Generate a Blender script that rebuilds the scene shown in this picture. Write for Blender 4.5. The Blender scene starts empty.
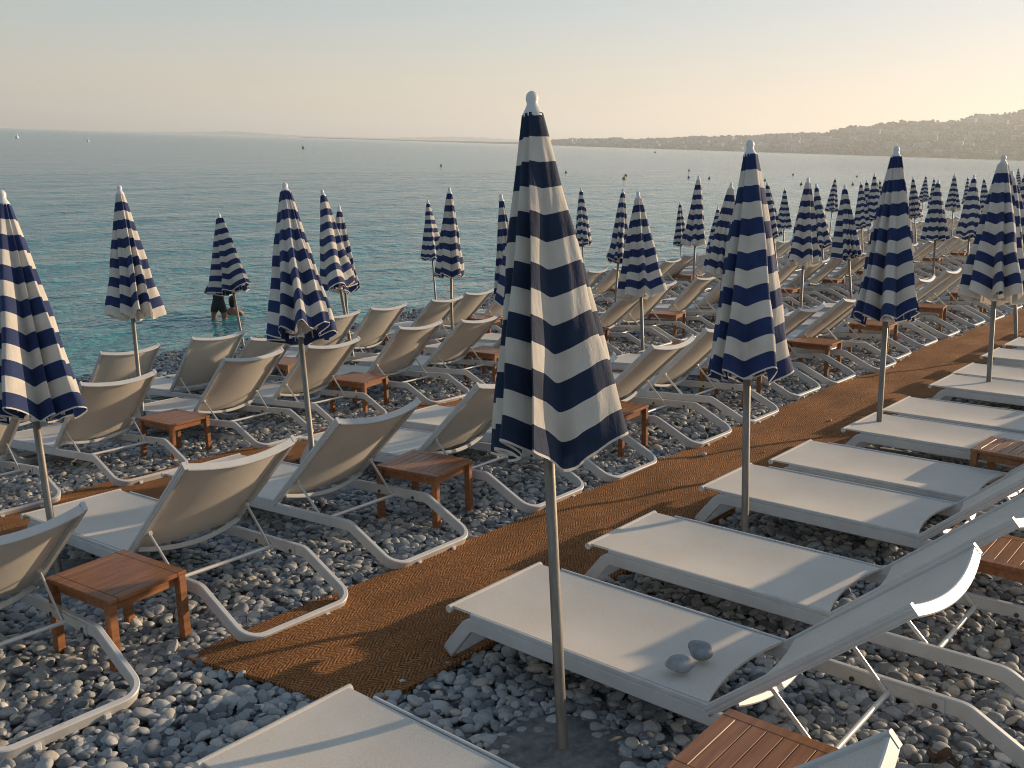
import bpy, bmesh, math, random
import numpy as np
from mathutils import Vector, Matrix, Quaternion, noise as mnoise

R = math.radians
random.seed(7)
rng = np.random.default_rng(11)
scene = bpy.context.scene
COL = scene.collection

# ------------------------------------------------------------------ settings
SUN_AZ, SUN_EL = R(22), R(12.6)          # azimuth from +Y towards +X
EXPOSURE = 1.08
SEA_Z = -1.5
SLOPE = math.tan(R(4.177))
CAM = Vector((2.8317, -2.9854, 2.414))

# ------------------------------------------------------------------ terrain
SHORE = np.array([(-4, -20), (-8, -8), (-10, -1.5), (-11.6, 2.63), (-12.58, 4.64), (-13.15, 6.24), (-13.3, 8.0),
                  (-13.2, 9.3), (-13.05, 11.), (-13.5, 13.1), (-14.0, 15.7), (-15.35, 22.5), (-16.4, 35), (-17., 50), (-16, 80), (-10, 140), (0, 200), (60, 400)])
def softplus(x): return np.log1p(np.exp(np.clip(x, -40, 40)))
def beach_base(x): return x * SLOPE - 0.0525 * softplus(-(x + 2.3) / 0.7)
Z5 = float(beach_base(-5.0))
def terrain(x, y):
    x = np.asarray(x, float); y = np.asarray(y, float)
    S = np.interp(y, SHORE[:, 1], SHORE[:, 0])
    lower = Z5 + (SEA_Z - Z5) * (x + 5) / np.minimum(S + 5, -1.0)
    lower = np.where(x < S, SEA_Z + (x - S) * 0.16, lower)
    z = np.where(x > -5, beach_base(x), lower)
    z = np.where(x > 8, beach_base(8) + (x - 8) * 0.02, z)
    return np.maximum(z, -5.0)
def tz(x, y): return float(terrain(x, y))

# ------------------------------------------------------------------ materials
def new_mat(name):
    m = bpy.data.materials.new(name); m.use_nodes = True
    nt = m.node_tree
    return m, nt, nt.nodes['Principled BSDF']
def N(nt, t, **kw):
    n = nt.nodes.new(t)
    for k, v in kw.items(): setattr(n, k, v)
    return n
def L(nt, a, b): nt.links.new(a, b)
def ramp(nt, fac, stops):
    r = N(nt, 'ShaderNodeValToRGB'); e = r.color_ramp.elements
    while len(e) < len(stops): e.new(0.5)
    for i, (p, c) in enumerate(stops):
        e[i].position = p; e[i].color = (*c, 1)
    L(nt, fac, r.inputs[0]); return r.outputs[0]
def noise(nt, vec, scale, detail=4, rough=.55):
    n = N(nt, 'ShaderNodeTexNoise'); n.inputs['Scale'].default_value = scale
    n.inputs['Detail'].default_value = detail; n.inputs['Roughness'].default_value = rough
    if vec is not None: L(nt, vec, n.inputs['Vector'])
    return n.outputs['Fac']
def mapping(nt, src, scale=(1, 1, 1), rot=(0, 0, 0)):
    m = N(nt, 'ShaderNodeMapping'); m.inputs['Scale'].default_value = scale; m.inputs['Rotation'].default_value = rot
    L(nt, src, m.inputs['Vector']); return m.outputs[0]
def bump(nt, bsdf, h, strength=.3, dist=.01):
    b = N(nt, 'ShaderNodeBump'); b.inputs['Strength'].default_value = strength; b.inputs['Distance'].default_value = dist
    L(nt, h, b.inputs['Height']); L(nt, b.outputs[0], bsdf.inputs['Normal']); return b
def objco(nt): return N(nt, 'ShaderNodeTexCoord').outputs['Object']
def mth(nt, op, a, b=None):
    m = N(nt, 'ShaderNodeMath', operation=op)
    for i, v in enumerate((a, b)):
        if v is None: continue
        if isinstance(v, (int, float)): m.inputs[i].default_value = v
        else: L(nt, v, m.inputs[i])
    return m.outputs[0]
def mixc(nt, fac, a, b, mode='MIX'):
    m = N(nt, 'ShaderNodeMix', data_type='RGBA', blend_type=mode)
    for sock, v in ((m.inputs[0], fac), (m.inputs[6], a), (m.inputs[7], b)):
        if isinstance(v, (int, float)): sock.default_value = v
        elif isinstance(v, tuple): sock.default_value = (*v, 1)
        else: L(nt, v, sock)
    return m.outputs[2]
def translucent(nt, bsdf, col, amount):
    t = N(nt, 'ShaderNodeBsdfTranslucent'); mx = N(nt, 'ShaderNodeMixShader')
    mx.inputs[0].default_value = amount
    L(nt, col, t.inputs[0]); L(nt, bsdf.outputs[0], mx.inputs[1]); L(nt, t.outputs[0], mx.inputs[2])
    L(nt, mx.outputs[0], nt.nodes['Material Output'].inputs[0])

def mat_metal():
    m, nt, b = new_mat('white_powder_coat'); oc = objco(nt)
    info = N(nt, 'ShaderNodeObjectInfo').outputs['Random']
    n = noise(nt, oc, 7, 5)
    c = ramp(nt, n, [(.3, (.48, .475, .455)), (.62, (.55, .545, .52))])
    d = noise(nt, mapping(nt, oc, (3, 3, 14)), 9, 4)
    c = mixc(nt, mth(nt, 'MULTIPLY', mth(nt, 'GREATER_THAN', d, .69), .5), c, (.36, .31, .25))
    L(nt, c, b.inputs['Base Color']); b.inputs['Roughness'].default_value = .42
    bump(nt, b, noise(nt, oc, 160, 2), .06, .002); return m
def mat_sling():
    m, nt, b = new_mat('woven_sling_fabric'); oc = objco(nt)
    info = N(nt, 'ShaderNodeObjectInfo').outputs['Random']
    n = noise(nt, oc, 3.2, 5)
    c = ramp(nt, n, [(.3, (.62, .56, .475)), (.7, (.71, .645, .56))])
    g = noise(nt, oc, 230, 2)
    c = mixc(nt, .5, c, ramp(nt, g, [(.35, (.48, .45, .41)), (.65, (.85, .82, .76))]), 'OVERLAY')
    c = mixc(nt, mth(nt, 'MULTIPLY', info, .12), c, (.50, .46, .40))
    L(nt, c, b.inputs['Base Color']); b.inputs['Roughness'].default_value = .8
    d1 = noise(nt, mapping(nt, oc, (1.4, 2.2, 1.4)), 2.0, 7, .68)
    c = mixc(nt, mth(nt, 'MULTIPLY', ramp(nt, d1, [(.50, (0, 0, 0)), (.72, (1, 1, 1))]), .30), c, (.40, .345, .27))
    w = N(nt, 'ShaderNodeTexChecker'); w.inputs['Scale'].default_value = 420; L(nt, oc, w.inputs['Vector'])
    bump(nt, b, mixc(nt, .5, w.outputs[0], g), .15, .002)
    translucent(nt, b, c, .13); return m
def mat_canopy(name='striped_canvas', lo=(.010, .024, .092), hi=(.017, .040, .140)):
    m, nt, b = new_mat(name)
    at = N(nt, 'ShaderNodeAttribute', attribute_name='band').outputs['Fac']
    st = N(nt, 'ShaderNodeAttribute', attribute_name='hem').outputs['Fac']
    oc = objco(nt)
    wob = mth(nt, 'MULTIPLY', mth(nt, 'SUBTRACT', noise(nt, oc, 9, 2), .5), .02)
    k = mth(nt, 'MODULO', mth(nt, 'ADD', at, wob), 2.0)
    f = mth(nt, 'LESS_THAN', k, 1.0)
    f = mth(nt, 'MULTIPLY', f, mth(nt, 'LESS_THAN', st, .5))
    n = noise(nt, oc, 6, 5); n2 = noise(nt, oc, 120, 2)
    white = ramp(nt, n, [(.3, (.60, .55, .47)), (.7, (.72, .67, .59))])
    navy = ramp(nt, n, [(.3, lo), (.7, hi)])
    c = mixc(nt, f, white, navy)
    L(nt, c, b.inputs['Base Color']); b.inputs['Roughness'].default_value = .85
    b.inputs['Sheen Weight'].default_value = .08
    bump(nt, b, mth(nt, 'ADD', noise(nt, mapping(nt, oc, (1, 1, .35)), 14, 4), mth(nt, 'MULTIPLY', n2, .12)), .45, .02)
    translucent(nt, b, c, .22); return m
def mat_plain(name, col, rough=.5, metal=0, var=.15, scale=8, bs=.1, spec=.5):
    m, nt, b = new_mat(name); oc = objco(nt)
    n = noise(nt, oc, scale, 5)
    lo = tuple(x * (1 - var) for x in col); hi = tuple(min(1, x * (1 + var)) for x in col)
    L(nt, ramp(nt, n, [(.3, lo), (.7, hi)]), b.inputs['Base Color'])
    b.inputs['Roughness'].default_value = rough; b.inputs['Metallic'].default_value = metal
    b.inputs['Specular IOR Level'].default_value = spec
    bump(nt, b, noise(nt, oc, scale * 12, 3), bs, .004); return m
def mat_pole():
    m, nt, b = new_mat('weathered_pole'); oc = objco(nt)
    n = noise(nt, mapping(nt, oc, (6, 6, 1)), 5, 6, .65)
    L(nt, ramp(nt, n, [(.3, (.13, .110, .088)), (.55, (.235, .205, .168)), (.75, (.33, .30, .26))]), b.inputs['Base Color'])
    b.inputs['Roughness'].default_value = .48; b.inputs['Metallic'].default_value = .35
    bump(nt, b, noise(nt, oc, 60, 4), .2, .003); return m
def mat_teak():
    m, nt, b = new_mat('oiled_teak'); oc = objco(nt)
    info = N(nt, 'ShaderNodeObjectInfo').outputs['Random']
    add = N(nt, 'ShaderNodeVectorMath', operation='ADD'); L(nt, oc, add.inputs[0]); L(nt, info, add.inputs[1])
    g = noise(nt, mapping(nt, add.outputs[0], (46, 3.2, 46)), 1.0, 6, .65)
    c = ramp(nt, g, [(.25, (.14, .052, .020)), (.5, (.28, .115, .044)), (.75, (.40, .185, .078))])
    big = noise(nt, add.outputs[0], 5, 3)
    c = mixc(nt, mth(nt, 'MULTIPLY', big, .35), c, (.17, .07, .035))
    L(nt, c, b.inputs['Base Color']); b.inputs['Roughness'].default_value = .45
    bump(nt, b, g, .25, .003); return m
def mat_coir():
    m, nt, b = new_mat('coir_matting'); oc = objco(nt)
    warp = N(nt, 'ShaderNodeVectorMath', operation='MULTIPLY_ADD'); L(nt, N(nt, 'ShaderNodeTexNoise').outputs['Color'], warp.inputs[0])
    wn = warp.inputs[0].links[0].from_node; wn.inputs['Scale'].default_value = 9; wn.inputs['Detail'].default_value = 3; L(nt, oc, wn.inputs['Vector'])
    warp.inputs[1].default_value = (.035, .035, 0); L(nt, oc, warp.inputs[2])
    fold = N(nt, 'ShaderNodeTexWave', wave_type='BANDS', bands_direction='X', wave_profile='TRI'); fold.inputs['Scale'].default_value = 2.6; L(nt, warp.outputs[0], fold.inputs['Vector'])
    sp = N(nt, 'ShaderNodeSeparateXYZ'); L(nt, warp.outputs[0], sp.inputs[0])
    ph = mth(nt, 'ADD', mth(nt, 'MULTIPLY', sp.outputs[1], 210.0), mth(nt, 'MULTIPLY', fold.outputs['Fac'], 20.0))
    zig = mth(nt, 'ADD', mth(nt, 'MULTIPLY', mth(nt, 'SINE', ph), .5), .5)
    fib = noise(nt, mapping(nt, oc, (150, 70, 110), (0, 0, .5)), 1.0, 5, .75)
    spot = noise(nt, oc, 75, 5, .75)
    big = noise(nt, mapping(nt, oc, (1.6, 1, 1)), 2.6, 6, .65)
    h = mth(nt, 'ADD', mth(nt, 'MULTIPLY', zig, .26), mth(nt, 'MULTIPLY', fib, .9))
    c = ramp(nt, mth(nt, 'MULTIPLY', h, .82), [(.32, (.08, .032, .010)), (.50, (.37, .158, .053)), (.72, (.68, .325, .125))])
    c = mixc(nt, .75, c, ramp(nt, spot, [(.34, (.10, .10, .10)), (.66, (.90, .90, .90))]), 'OVERLAY')
    c = mixc(nt, mth(nt, 'MULTIPLY', ramp(nt, big, [(.42, (0, 0, 0)), (.66, (1, 1, 1))]), .45), c, (.15, .066, .024))
    L(nt, c, b.inputs['Base Color']); b.inputs['Roughness'].default_value = .9; b.inputs['Specular IOR Level'].default_value = .2
    bump(nt, b, mth(nt, 'ADD', h, mth(nt, 'MULTIPLY', spot, .8)), .9, .014); return m
def pebble_colours(nt, fac):
    return ramp(nt, fac, [(0, (.11, .118, .125)), (.2, (.19, .20, .205)), (.5, (.31, .315, .305)), (.75, (.39, .39, .37)), (.9, (.45, .435, .395)), (.975, (.48, .41, .32)), (1, (.62, .60, .55))])
def mat_pebble():
    m, nt, b = new_mat('grey_pebble'); oc = objco(nt)
    info = N(nt, 'ShaderNodeObjectInfo').outputs['Random']
    c = pebble_colours(nt, info)
    n = noise(nt, oc, 2.2, 6, .65)
    c = mixc(nt, .55, c, ramp(nt, n, [(.3, (.30, .30, .30)), (.7, (.66, .66, .66))]), 'OVERLAY')
    pos = N(nt, 'ShaderNodeNewGeometry').outputs['Position']; sp = N(nt, 'ShaderNodeSeparateXYZ'); L(nt, pos, sp.inputs[0])
    wet = N(nt, 'ShaderNodeMapRange'); L(nt, sp.outputs[2], wet.inputs[0])
    wet.inputs[1].default_value = SEA_Z + .14; wet.inputs[2].default_value = SEA_Z + .34; wet.inputs[3].default_value = .42; wet.inputs[4].default_value = 1
    c = mixc(nt, 1.0, c, wet.outputs[0], 'MULTIPLY')
    rg = N(nt, 'ShaderNodeMapRange'); L(nt, wet.outputs[0], rg.inputs[0]); rg.inputs[1].default_value = .42; rg.inputs[3].default_value = .22; rg.inputs[4].default_value = .62
    L(nt, rg.outputs[0], b.inputs['Roughness'])
    L(nt, c, b.inputs['Base Color']); b.inputs['Specular IOR Level'].default_value = .4
    bump(nt, b, noise(nt, oc, 9, 5), .12, .05); return m
def mat_ground():
    m, nt, b = new_mat('pebble_ground'); oc = objco(nt)
    v = N(nt, 'ShaderNodeTexVoronoi', feature='F1'); v.inputs['Scale'].default_value = 15; L(nt, mapping(nt, oc, (1, 1, .3)), v.inputs['Vector'])
    v2 = N(nt, 'ShaderNodeTexVoronoi', feature='F1'); v2.inputs['Scale'].default_value = 27; L(nt, mapping(nt, oc, (1, 1, .3)), v2.inputs['Vector'])
    sep = N(nt, 'ShaderNodeSeparateColor'); L(nt, v.outputs['Color'], sep.inputs[0])
    c = pebble_colours(nt, sep.outputs[0])
    # pebbles below the swash line are wet and darker
    pos = N(nt, 'ShaderNodeNewGeometry').outputs['Position']; sp = N(nt, 'ShaderNodeSeparateXYZ'); L(nt, pos, sp.inputs[0])
    wet = N(nt, 'ShaderNodeMapRange'); L(nt, sp.outputs[2], wet.inputs[0])
    wet.inputs[1].default_value = SEA_Z + .16; wet.inputs[2].default_value = SEA_Z + .30; wet.inputs[3].default_value = .45; wet.inputs[4].default_value = 1
    c = mixc(nt, 1.0, c, wet.outputs[0], 'MULTIPLY')
    L(nt, c, b.inputs['Base Color']); b.inputs['Roughness'].default_value = .7
    h = mth(nt, 'ADD', mth(nt, 'MULTIPLY', v.outputs['Distance'], -1.0), mth(nt, 'MULTIPLY', v2.outputs['Distance'], -.5))
    bump(nt, b, h, 1.0, .05); return m
def mat_sea():
    m, nt, b = new_mat('sea_water')
    pos = N(nt, 'ShaderNodeNewGeometry').outputs['Position']
    rot = mapping(nt, pos, (1, 1, 1), (0, 0, R(-8)))
    # body colour: turquoise over the shallows, deeper blue-green further out
    sp = N(nt, 'ShaderNodeSeparateXYZ'); L(nt, rot, sp.inputs[0])
    far = N(nt, 'ShaderNodeMapRange'); L(nt, sp.outputs[0], far.inputs[0])
    far.inputs[1].default_value = -14; far.inputs[2].default_value = -70; far.inputs[3].default_value = 0; far.inputs[4].default_value = 1
    patch = noise(nt, mapping(nt, pos, (.05, .02, 1)), 1.0, 3)
    fac = mth(nt, 'ADD', far.outputs[0], mth(nt, 'MULTIPLY', mth(nt, 'SUBTRACT', patch, .5), .5))
    c = ramp(nt, fac, [(0, (.048, .215, .225)), (.35, (.045, .185, .205)), (1, (.045, .170, .198))])
    L(nt, c, b.inputs['Base Color']); b.inputs['Roughness'].default_value = .10; b.inputs['IOR'].default_value = 1.333
    a0 = noise(nt, mapping(nt, rot, (.14, .06, 1)), 1.0, 3, .5)
    a1 = noise(nt, mapping(nt, rot, (.52, .27, 1)), 1.0, 3, .5)
    a2 = noise(nt, mapping(nt, rot, (1.5, .8, 1)), 1.0, 4, .55)
    a3 = noise(nt, mapping(nt, rot, (4.2, 2.9, 1)), 1.0, 3, .6)
    h = mth(nt, 'ADD', mth(nt, 'MULTIPLY', a0, .45), mth(nt, 'ADD', mth(nt, 'MULTIPLY', a1, .26), mth(nt, 'ADD', mth(nt, 'MULTIPLY', a2, .30), mth(nt, 'MULTIPLY', a3, .075))))
    bump(nt, b, h, 1.0, 1.0); return m
def mat_hill():
    m, nt, b = new_mat('wooded_hillside'); oc = objco(nt)
    n = noise(nt, oc, .012, 8, .7)
    L(nt, ramp(nt, n, [(.3, (.045, .068, .042)), (.55, (.085, .11, .068)), (.75, (.18, .18, .145))]), b.inputs['Base Color'])
    b.inputs['Roughness'].default_value = .95; return m

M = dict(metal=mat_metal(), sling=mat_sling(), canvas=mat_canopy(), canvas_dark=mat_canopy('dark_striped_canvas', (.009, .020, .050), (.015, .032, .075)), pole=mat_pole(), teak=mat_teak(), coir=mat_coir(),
         pebble=mat_pebble(), ground=mat_ground(), sea=mat_sea(), hill=mat_hill(),
         plastic=mat_plain('white_plastic', (.66, .65, .62), .4, 0, .08),
         steel=mat_plain('bright_strut', (.68, .66, .62), .35, .3, .1),
         dark=mat_plain('dark_bolt', (.05, .05, .05), .5),
         slab=mat_plain('grey_base', (.17, .165, .155), .9, 0, .4, 22, 1.0),
         stone=mat_plain('smooth_stone', (.25, .265, .27), .6, 0, .3, 26, .25),
         stone2=mat_plain('banded_stone', (.30, .305, .30), .65, 0, .3, 18, .25),
         leaf=mat_plain('dried_leaf', (.12, .07, .045), .75, 0, .35, 30, .5),
         wall_cream=mat_plain('cream_render', (.44, .41, .35), .9), wall_white=mat_plain('white_render', (.44, .43, .40), .9),
         wall_ochre=mat_plain('ochre_render', (.30, .25, .18), .9), roof=mat_plain('clay_roof', (.30, .15, .09), .9),
         glass=mat_plain('window_band', (.07, .08, .09), .3),
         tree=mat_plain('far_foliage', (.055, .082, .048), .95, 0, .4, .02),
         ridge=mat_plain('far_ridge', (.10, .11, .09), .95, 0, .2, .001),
         skin=mat_plain('tanned_skin', (.26, .13, .08), .55, 0, .1), hair=mat_plain('dark_hair', (.015, .012, .01), .5),
         shorts=mat_plain('black_shorts', (.012, .013, .016), .7), shirt=mat_plain('black_shirt', (.014, .013, .014), .7),
         buoy_dark=mat_plain('dark_buoy', (.05, .045, .03), .5), buoy_yellow=mat_plain('yellow_buoy', (.42, .28, .03), .5),
         buoy_white=mat_plain('white_buoy', (.75, .75, .72), .5))

# ------------------------------------------------------------------ mesh helpers
def finish(me, smooth=40):
    if smooth:
        me.polygons.foreach_set('use_smooth', [True] * len(me.polygons))
        try: me.set_sharp_from_angle(angle=R(smooth))
        except Exception: pass
    me.update(); return me
class MB:
    """collects vertices and faces of ONE mesh"""
    def __init__(s): s.v = []; s.f = []
    def add(s, vs, fs):
        o = len(s.v); s.v += [tuple(v) for v in vs]; s.f += [tuple(i + o for i in f) for f in fs]
    def box(s, lo, hi, ch=0.0):
        x0, y0, z0 = lo; x1, y1, z1 = hi
        if ch <= 0:
            s.add([(x0, y0, z0), (x1, y0, z0), (x1, y1, z0), (x0, y1, z0), (x0, y0, z1), (x1, y0, z1), (x1, y1, z1), (x0, y1, z1)],
                  [(0, 3, 2, 1), (4, 5, 6, 7), (0, 1, 5, 4), (1, 2, 6, 5), (2, 3, 7, 6), (3, 0, 4, 7)]); return
        bm = bmesh.new(); bmesh.ops.create_cube(bm, size=1)
        for v in bm.verts: v.co = Vector(((x0 + x1) / 2 + v.co.x * (x1 - x0), (y0 + y1) / 2 + v.co.y * (y1 - y0), (z0 + z1) / 2 + v.co.z * (z1 - z0)))
        bmesh.ops.bevel(bm, geom=bm.edges[:], offset=ch, segments=1, affect='EDGES')
        bm.verts.index_update(); s.add([v.co for v in bm.verts], [[v.index for v in f.verts] for f in bm.faces]); bm.free()
    def sweep(s, pts, section, up, closed_ends=True):
        """sweep a closed 2-D section (a along N, b along B) along pts, parallel transport from 'up'"""
        P = [Vector(p) for p in pts]; n = len(P); k = len(section)
        T = []
        for i in range(n):
            a = P[max(i - 1, 0)]; b = P[min(i + 1, n - 1)]; T.append((b - a).normalized())
        Nn = Vector(up); Nn = (Nn - T[0] * Nn.dot(T[0])).normalized(); vs = []
        for i in range(n):
            if i:
                q = T[i - 1].rotation_difference(T[i]); Nn = q @ Nn; Nn = (Nn - T[i] * Nn.dot(T[i])).normalized()
            B = T[i].cross(Nn)
            # keep wall thickness through corners
            for a, b in section: vs.append(P[i] + Nn * a + B * b)
        fs = [(i * k + j, i * k + (j + 1) % k, (i + 1) * k + (j + 1) % k, (i + 1) * k + j) for i in range(n - 1) for j in range(k)]
        if closed_ends: fs += [tuple(reversed(range(k))), tuple((n - 1) * k + j for j in range(k))]
        s.add(vs, fs)
    def lathe(s, prof, seg=16, cx=0, cy=0):
        vs = [(cx + r * math.cos(2 * math.pi * j / seg), cy + r * math.sin(2 * math.pi * j / seg), z) for r, z in prof for j in range(seg)]
        fs = [(i * seg + j, i * seg + (j + 1) % seg, (i + 1) * seg + (j + 1) % seg, (i + 1) * seg + j) for i in range(len(prof) - 1) for j in range(seg)]
        fs += [tuple(reversed(range(seg))), tuple((len(prof) - 1) * seg + j for j in range(seg))]
        s.add(vs, fs)
    def mesh(s, name, smooth=40):
        me = bpy.data.meshes.new(name); me.from_pydata(s.v, [], s.f); me.validate(); return finish(me, smooth)
def rect(a, b, c=.005):
    """rectangle a (along N) by b (along B) with chamfered corners"""
    a /= 2; b /= 2
    return [(a - c, -b), (a, -b + c), (a, b - c), (a - c, b), (-a + c, b), (-a, b - c), (-a, -b + c), (-a + c, -b)]
def circ(r, n=10): return [(r * math.cos(2 * math.pi * i / n), r * math.sin(2 * math.pi * i / n)) for i in range(n)]
def rounded(pts, rad, seg=6):
    """polyline with its inner corners rounded by radii rad[i]"""
    P = [Vector(p) for p in pts]; out = [P[0]]
    for i in range(1, len(P) - 1):
        a = (P[i - 1] - P[i]).normalized(); b = (P[i + 1] - P[i]).normalized(); r = rad[i - 1]
        ang = a.angle(b); d = r / math.tan(ang / 2)
        p0 = P[i] + a * d; p1 = P[i] + b * d; c = P[i] + (a + b).normalized() * (r / math.sin(ang / 2))
        v0 = p0 - c; v1 = p1 - c; tot = v0.angle(v1)
        for k in range(seg + 1):
            t = k / seg
            out.append(c + (v0 * math.sin((1 - t) * tot) + v1 * math.sin(t * tot)) / math.sin(tot))
    out.append(P[-1]); return out
def link(name, me, mat, parent=None):
    o = bpy.data.objects.new(name, me); COL.objects.link(o)
    if mat is not None and not me.materials: me.materials.append(mat)
    if parent is not None: o.parent = parent
    return o
def empty(name, loc=(0, 0, 0)):
    o = bpy.data.objects.new(name, None); COL.objects.link(o); o.location = loc; o.empty_display_size = .2; return o
def tag(o, label, cat, group=None, kind=None):
    o['label'] = label; o['category'] = cat
    if group: o['group'] = group
    if kind: o['kind'] = kind
    return o
def copy_tree(o, parent=None):
    c = o.copy(); COL.objects.link(c); c.parent = parent
    for ch in KIDS.get(o.name, []): copy_tree(ch, c)
    return c
KIDS = {}
def learn(o):
    KIDS[o.name] = list(o.children)
    for ch in o.children: learn(ch)
ORD = ['first', 'second', 'third', 'fourth', 'fifth', 'sixth', 'seventh', 'eighth', 'ninth', 'tenth', 'eleventh', 'twelfth', 'thirteenth', 'fourteenth',
       'fifteenth', 'sixteenth', 'seventeenth', 'eighteenth', 'nineteenth', 'twentieth']
TENS = {2: 'twenty', 3: 'thirty', 4: 'forty', 5: 'fifty', 6: 'sixty', 7: 'seventy'}
def ordw(n):
    if n <= 20: return ORD[n - 1]
    t, u = divmod(n, 10)
    return {3: 'thirtieth', 4: 'fortieth', 5: 'fiftieth', 6: 'sixtieth', 7: 'seventieth'}[t] if u == 0 else TENS[t] + '-' + ORD[u - 1]

# ------------------------------------------------------------------ camera
RIGHT = Vector((.7604, .6488, .0300)).normalized(); FWD = Vector((-.6245, .7431, -.2404)).normalized()
UP = RIGHT.cross(FWD).normalized(); RIGHT = FWD.cross(UP)
cam = bpy.data.objects.new('camera', bpy.data.cameras.new('camera')); COL.objects.link(cam); scene.camera = cam
cam.matrix_world = Matrix(((RIGHT.x, UP.x, -FWD.x, CAM.x), (RIGHT.y, UP.y, -FWD.y, CAM.y), (RIGHT.z, UP.z, -FWD.z, CAM.z), (0, 0, 0, 1)))
cam.data.sensor_width = 36; cam.data.lens = 970.92 / 1024 * 36; cam.data.clip_start = .05; cam.data.clip_end = 60000
FPX = 970.92
def in_view(x, y, z, mx=60, my=60):
    q = Vector((x, y, z)) - CAM; d = q.dot(FWD)
    if d < .3: return False
    px = 512 + FPX * q.dot(RIGHT) / d; py = 384 - FPX * q.dot(UP) / d
    return -mx < px < 1024 + mx and -my < py < 768 + my

# ------------------------------------------------------------------ light and sky
w = bpy.data.worlds.new('World'); scene.world = w; w.use_nodes = True
nt = w.node_tree; bg = nt.nodes['Background']
sky = nt.nodes.new('ShaderNodeTexSky'); sky.sky_type = 'NISHITA'; sky.sun_disc = False
sky.sun_elevation = SUN_EL; sky.sun_rotation = SUN_AZ; sky.air_density = 1.0; sky.dust_density = 0.8; sky.ozone_density = 2.4; sky.altitude = 0
# hazy evening air: soft shoulder on the sky's brightness, a little less colour
vm = nt.nodes.new('ShaderNodeVectorMath'); vm.operation = 'MULTIPLY_ADD'; vm.inputs[1].default_value = (.215, .215, .215); vm.inputs[2].default_value = (1, 1, 1); nt.links.new(sky.outputs[0], vm.inputs[0])
dv = nt.nodes.new('ShaderNodeVectorMath'); dv.operation = 'DIVIDE'; nt.links.new(sky.outputs[0], dv.inputs[0]); nt.links.new(vm.outputs[0], dv.inputs[1])
hs = nt.nodes.new('ShaderNodeHueSaturation'); hs.inputs['Saturation'].default_value = .96; nt.links.new(dv.outputs[0], hs.inputs['Color'])
tn = nt.nodes.new('ShaderNodeMix'); tn.data_type = 'RGBA'; tn.blend_type = 'MULTIPLY'; tn.inputs[0].default_value = 1; tn.inputs[7].default_value = (1.035, .992, .975, 1); nt.links.new(hs.outputs[0], tn.inputs[6])
tc = nt.nodes.new('ShaderNodeTexCoord'); sx_ = nt.nodes.new('ShaderNodeSeparateXYZ'); nt.links.new(tc.outputs['Generated'], sx_.inputs[0])
mr_ = nt.nodes.new('ShaderNodeMapRange'); mr_.interpolation_type = 'SMOOTHSTEP'; mr_.inputs[1].default_value = -.02; mr_.inputs[2].default_value = .16; mr_.inputs[3].default_value = 1; mr_.inputs[4].default_value = 0; nt.links.new(sx_.outputs[2], mr_.inputs[0])
hz = nt.nodes.new('ShaderNodeMix'); hz.data_type = 'RGBA'; hz.blend_type = 'MULTIPLY'; nt.links.new(mr_.outputs[0], hz.inputs[0]); nt.links.new(tn.outputs[2], hz.inputs[6]); hz.inputs[7].default_value = (1.23, 1.02, .885, 1)
nt.links.new(hz.outputs[2], bg.inputs[0]); bg.inputs[1].default_value = 0.138
sd = Vector((math.sin(SUN_AZ) * math.cos(SUN_EL), math.cos(SUN_AZ) * math.cos(SUN_EL), math.sin(SUN_EL)))
sun = bpy.data.objects.new('sun', bpy.data.lights.new('sun', 'SUN')); COL.objects.link(sun)
sun.data.energy = 3.0; sun.data.angle = R(.6); sun.data.color = (1.0, .75, .50)
sun.rotation_euler = sd.to_track_quat('Z', 'Y').to_euler(); sun.location = (30, 60, 40)

# ------------------------------------------------------------------ ground, sea
def grid_mesh(name, xs, ys, zf, smooth=180):
    X, Y = np.meshgrid(xs, ys); Z = zf(X, Y); nx, ny = len(xs), len(ys)
    v = np.stack([X.ravel(), Y.ravel(), np.asarray(Z).ravel()], 1)
    i = np.arange(nx * ny).reshape(ny, nx)
    f = np.stack([i[:-1, :-1].ravel(), i[:-1, 1:].ravel(), i[1:, 1:].ravel(), i[1:, :-1].ravel()], 1)
    me = bpy.data.meshes.new(name); me.from_pydata(v.tolist(), [], f.tolist()); return finish(me, smooth)
def hump(x, y):
    return .018 * np.sin(x * 2.1 + 1.3 * np.sin(y * .9)) * np.sin(y * 1.7 + .8 * np.sin(x * 1.1))
xs = np.concatenate([np.linspace(-60, -20, 12)[:-1], np.linspace(-20, 6, 150), np.linspace(6, 90, 14)[1:]])
ys = np.concatenate([np.linspace(-30, -6, 20)[:-1], np.linspace(-6, 40, 230), np.linspace(40, 380, 70)[1:]])
g = link('ground', grid_mesh('ground', xs, ys, lambda X, Y: terrain(X, Y) - .035 + hump(X, Y) * .5), M['ground'])
tag(g, 'grey shingle beach sloping down to the sea', 'beach', kind='structure')

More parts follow.
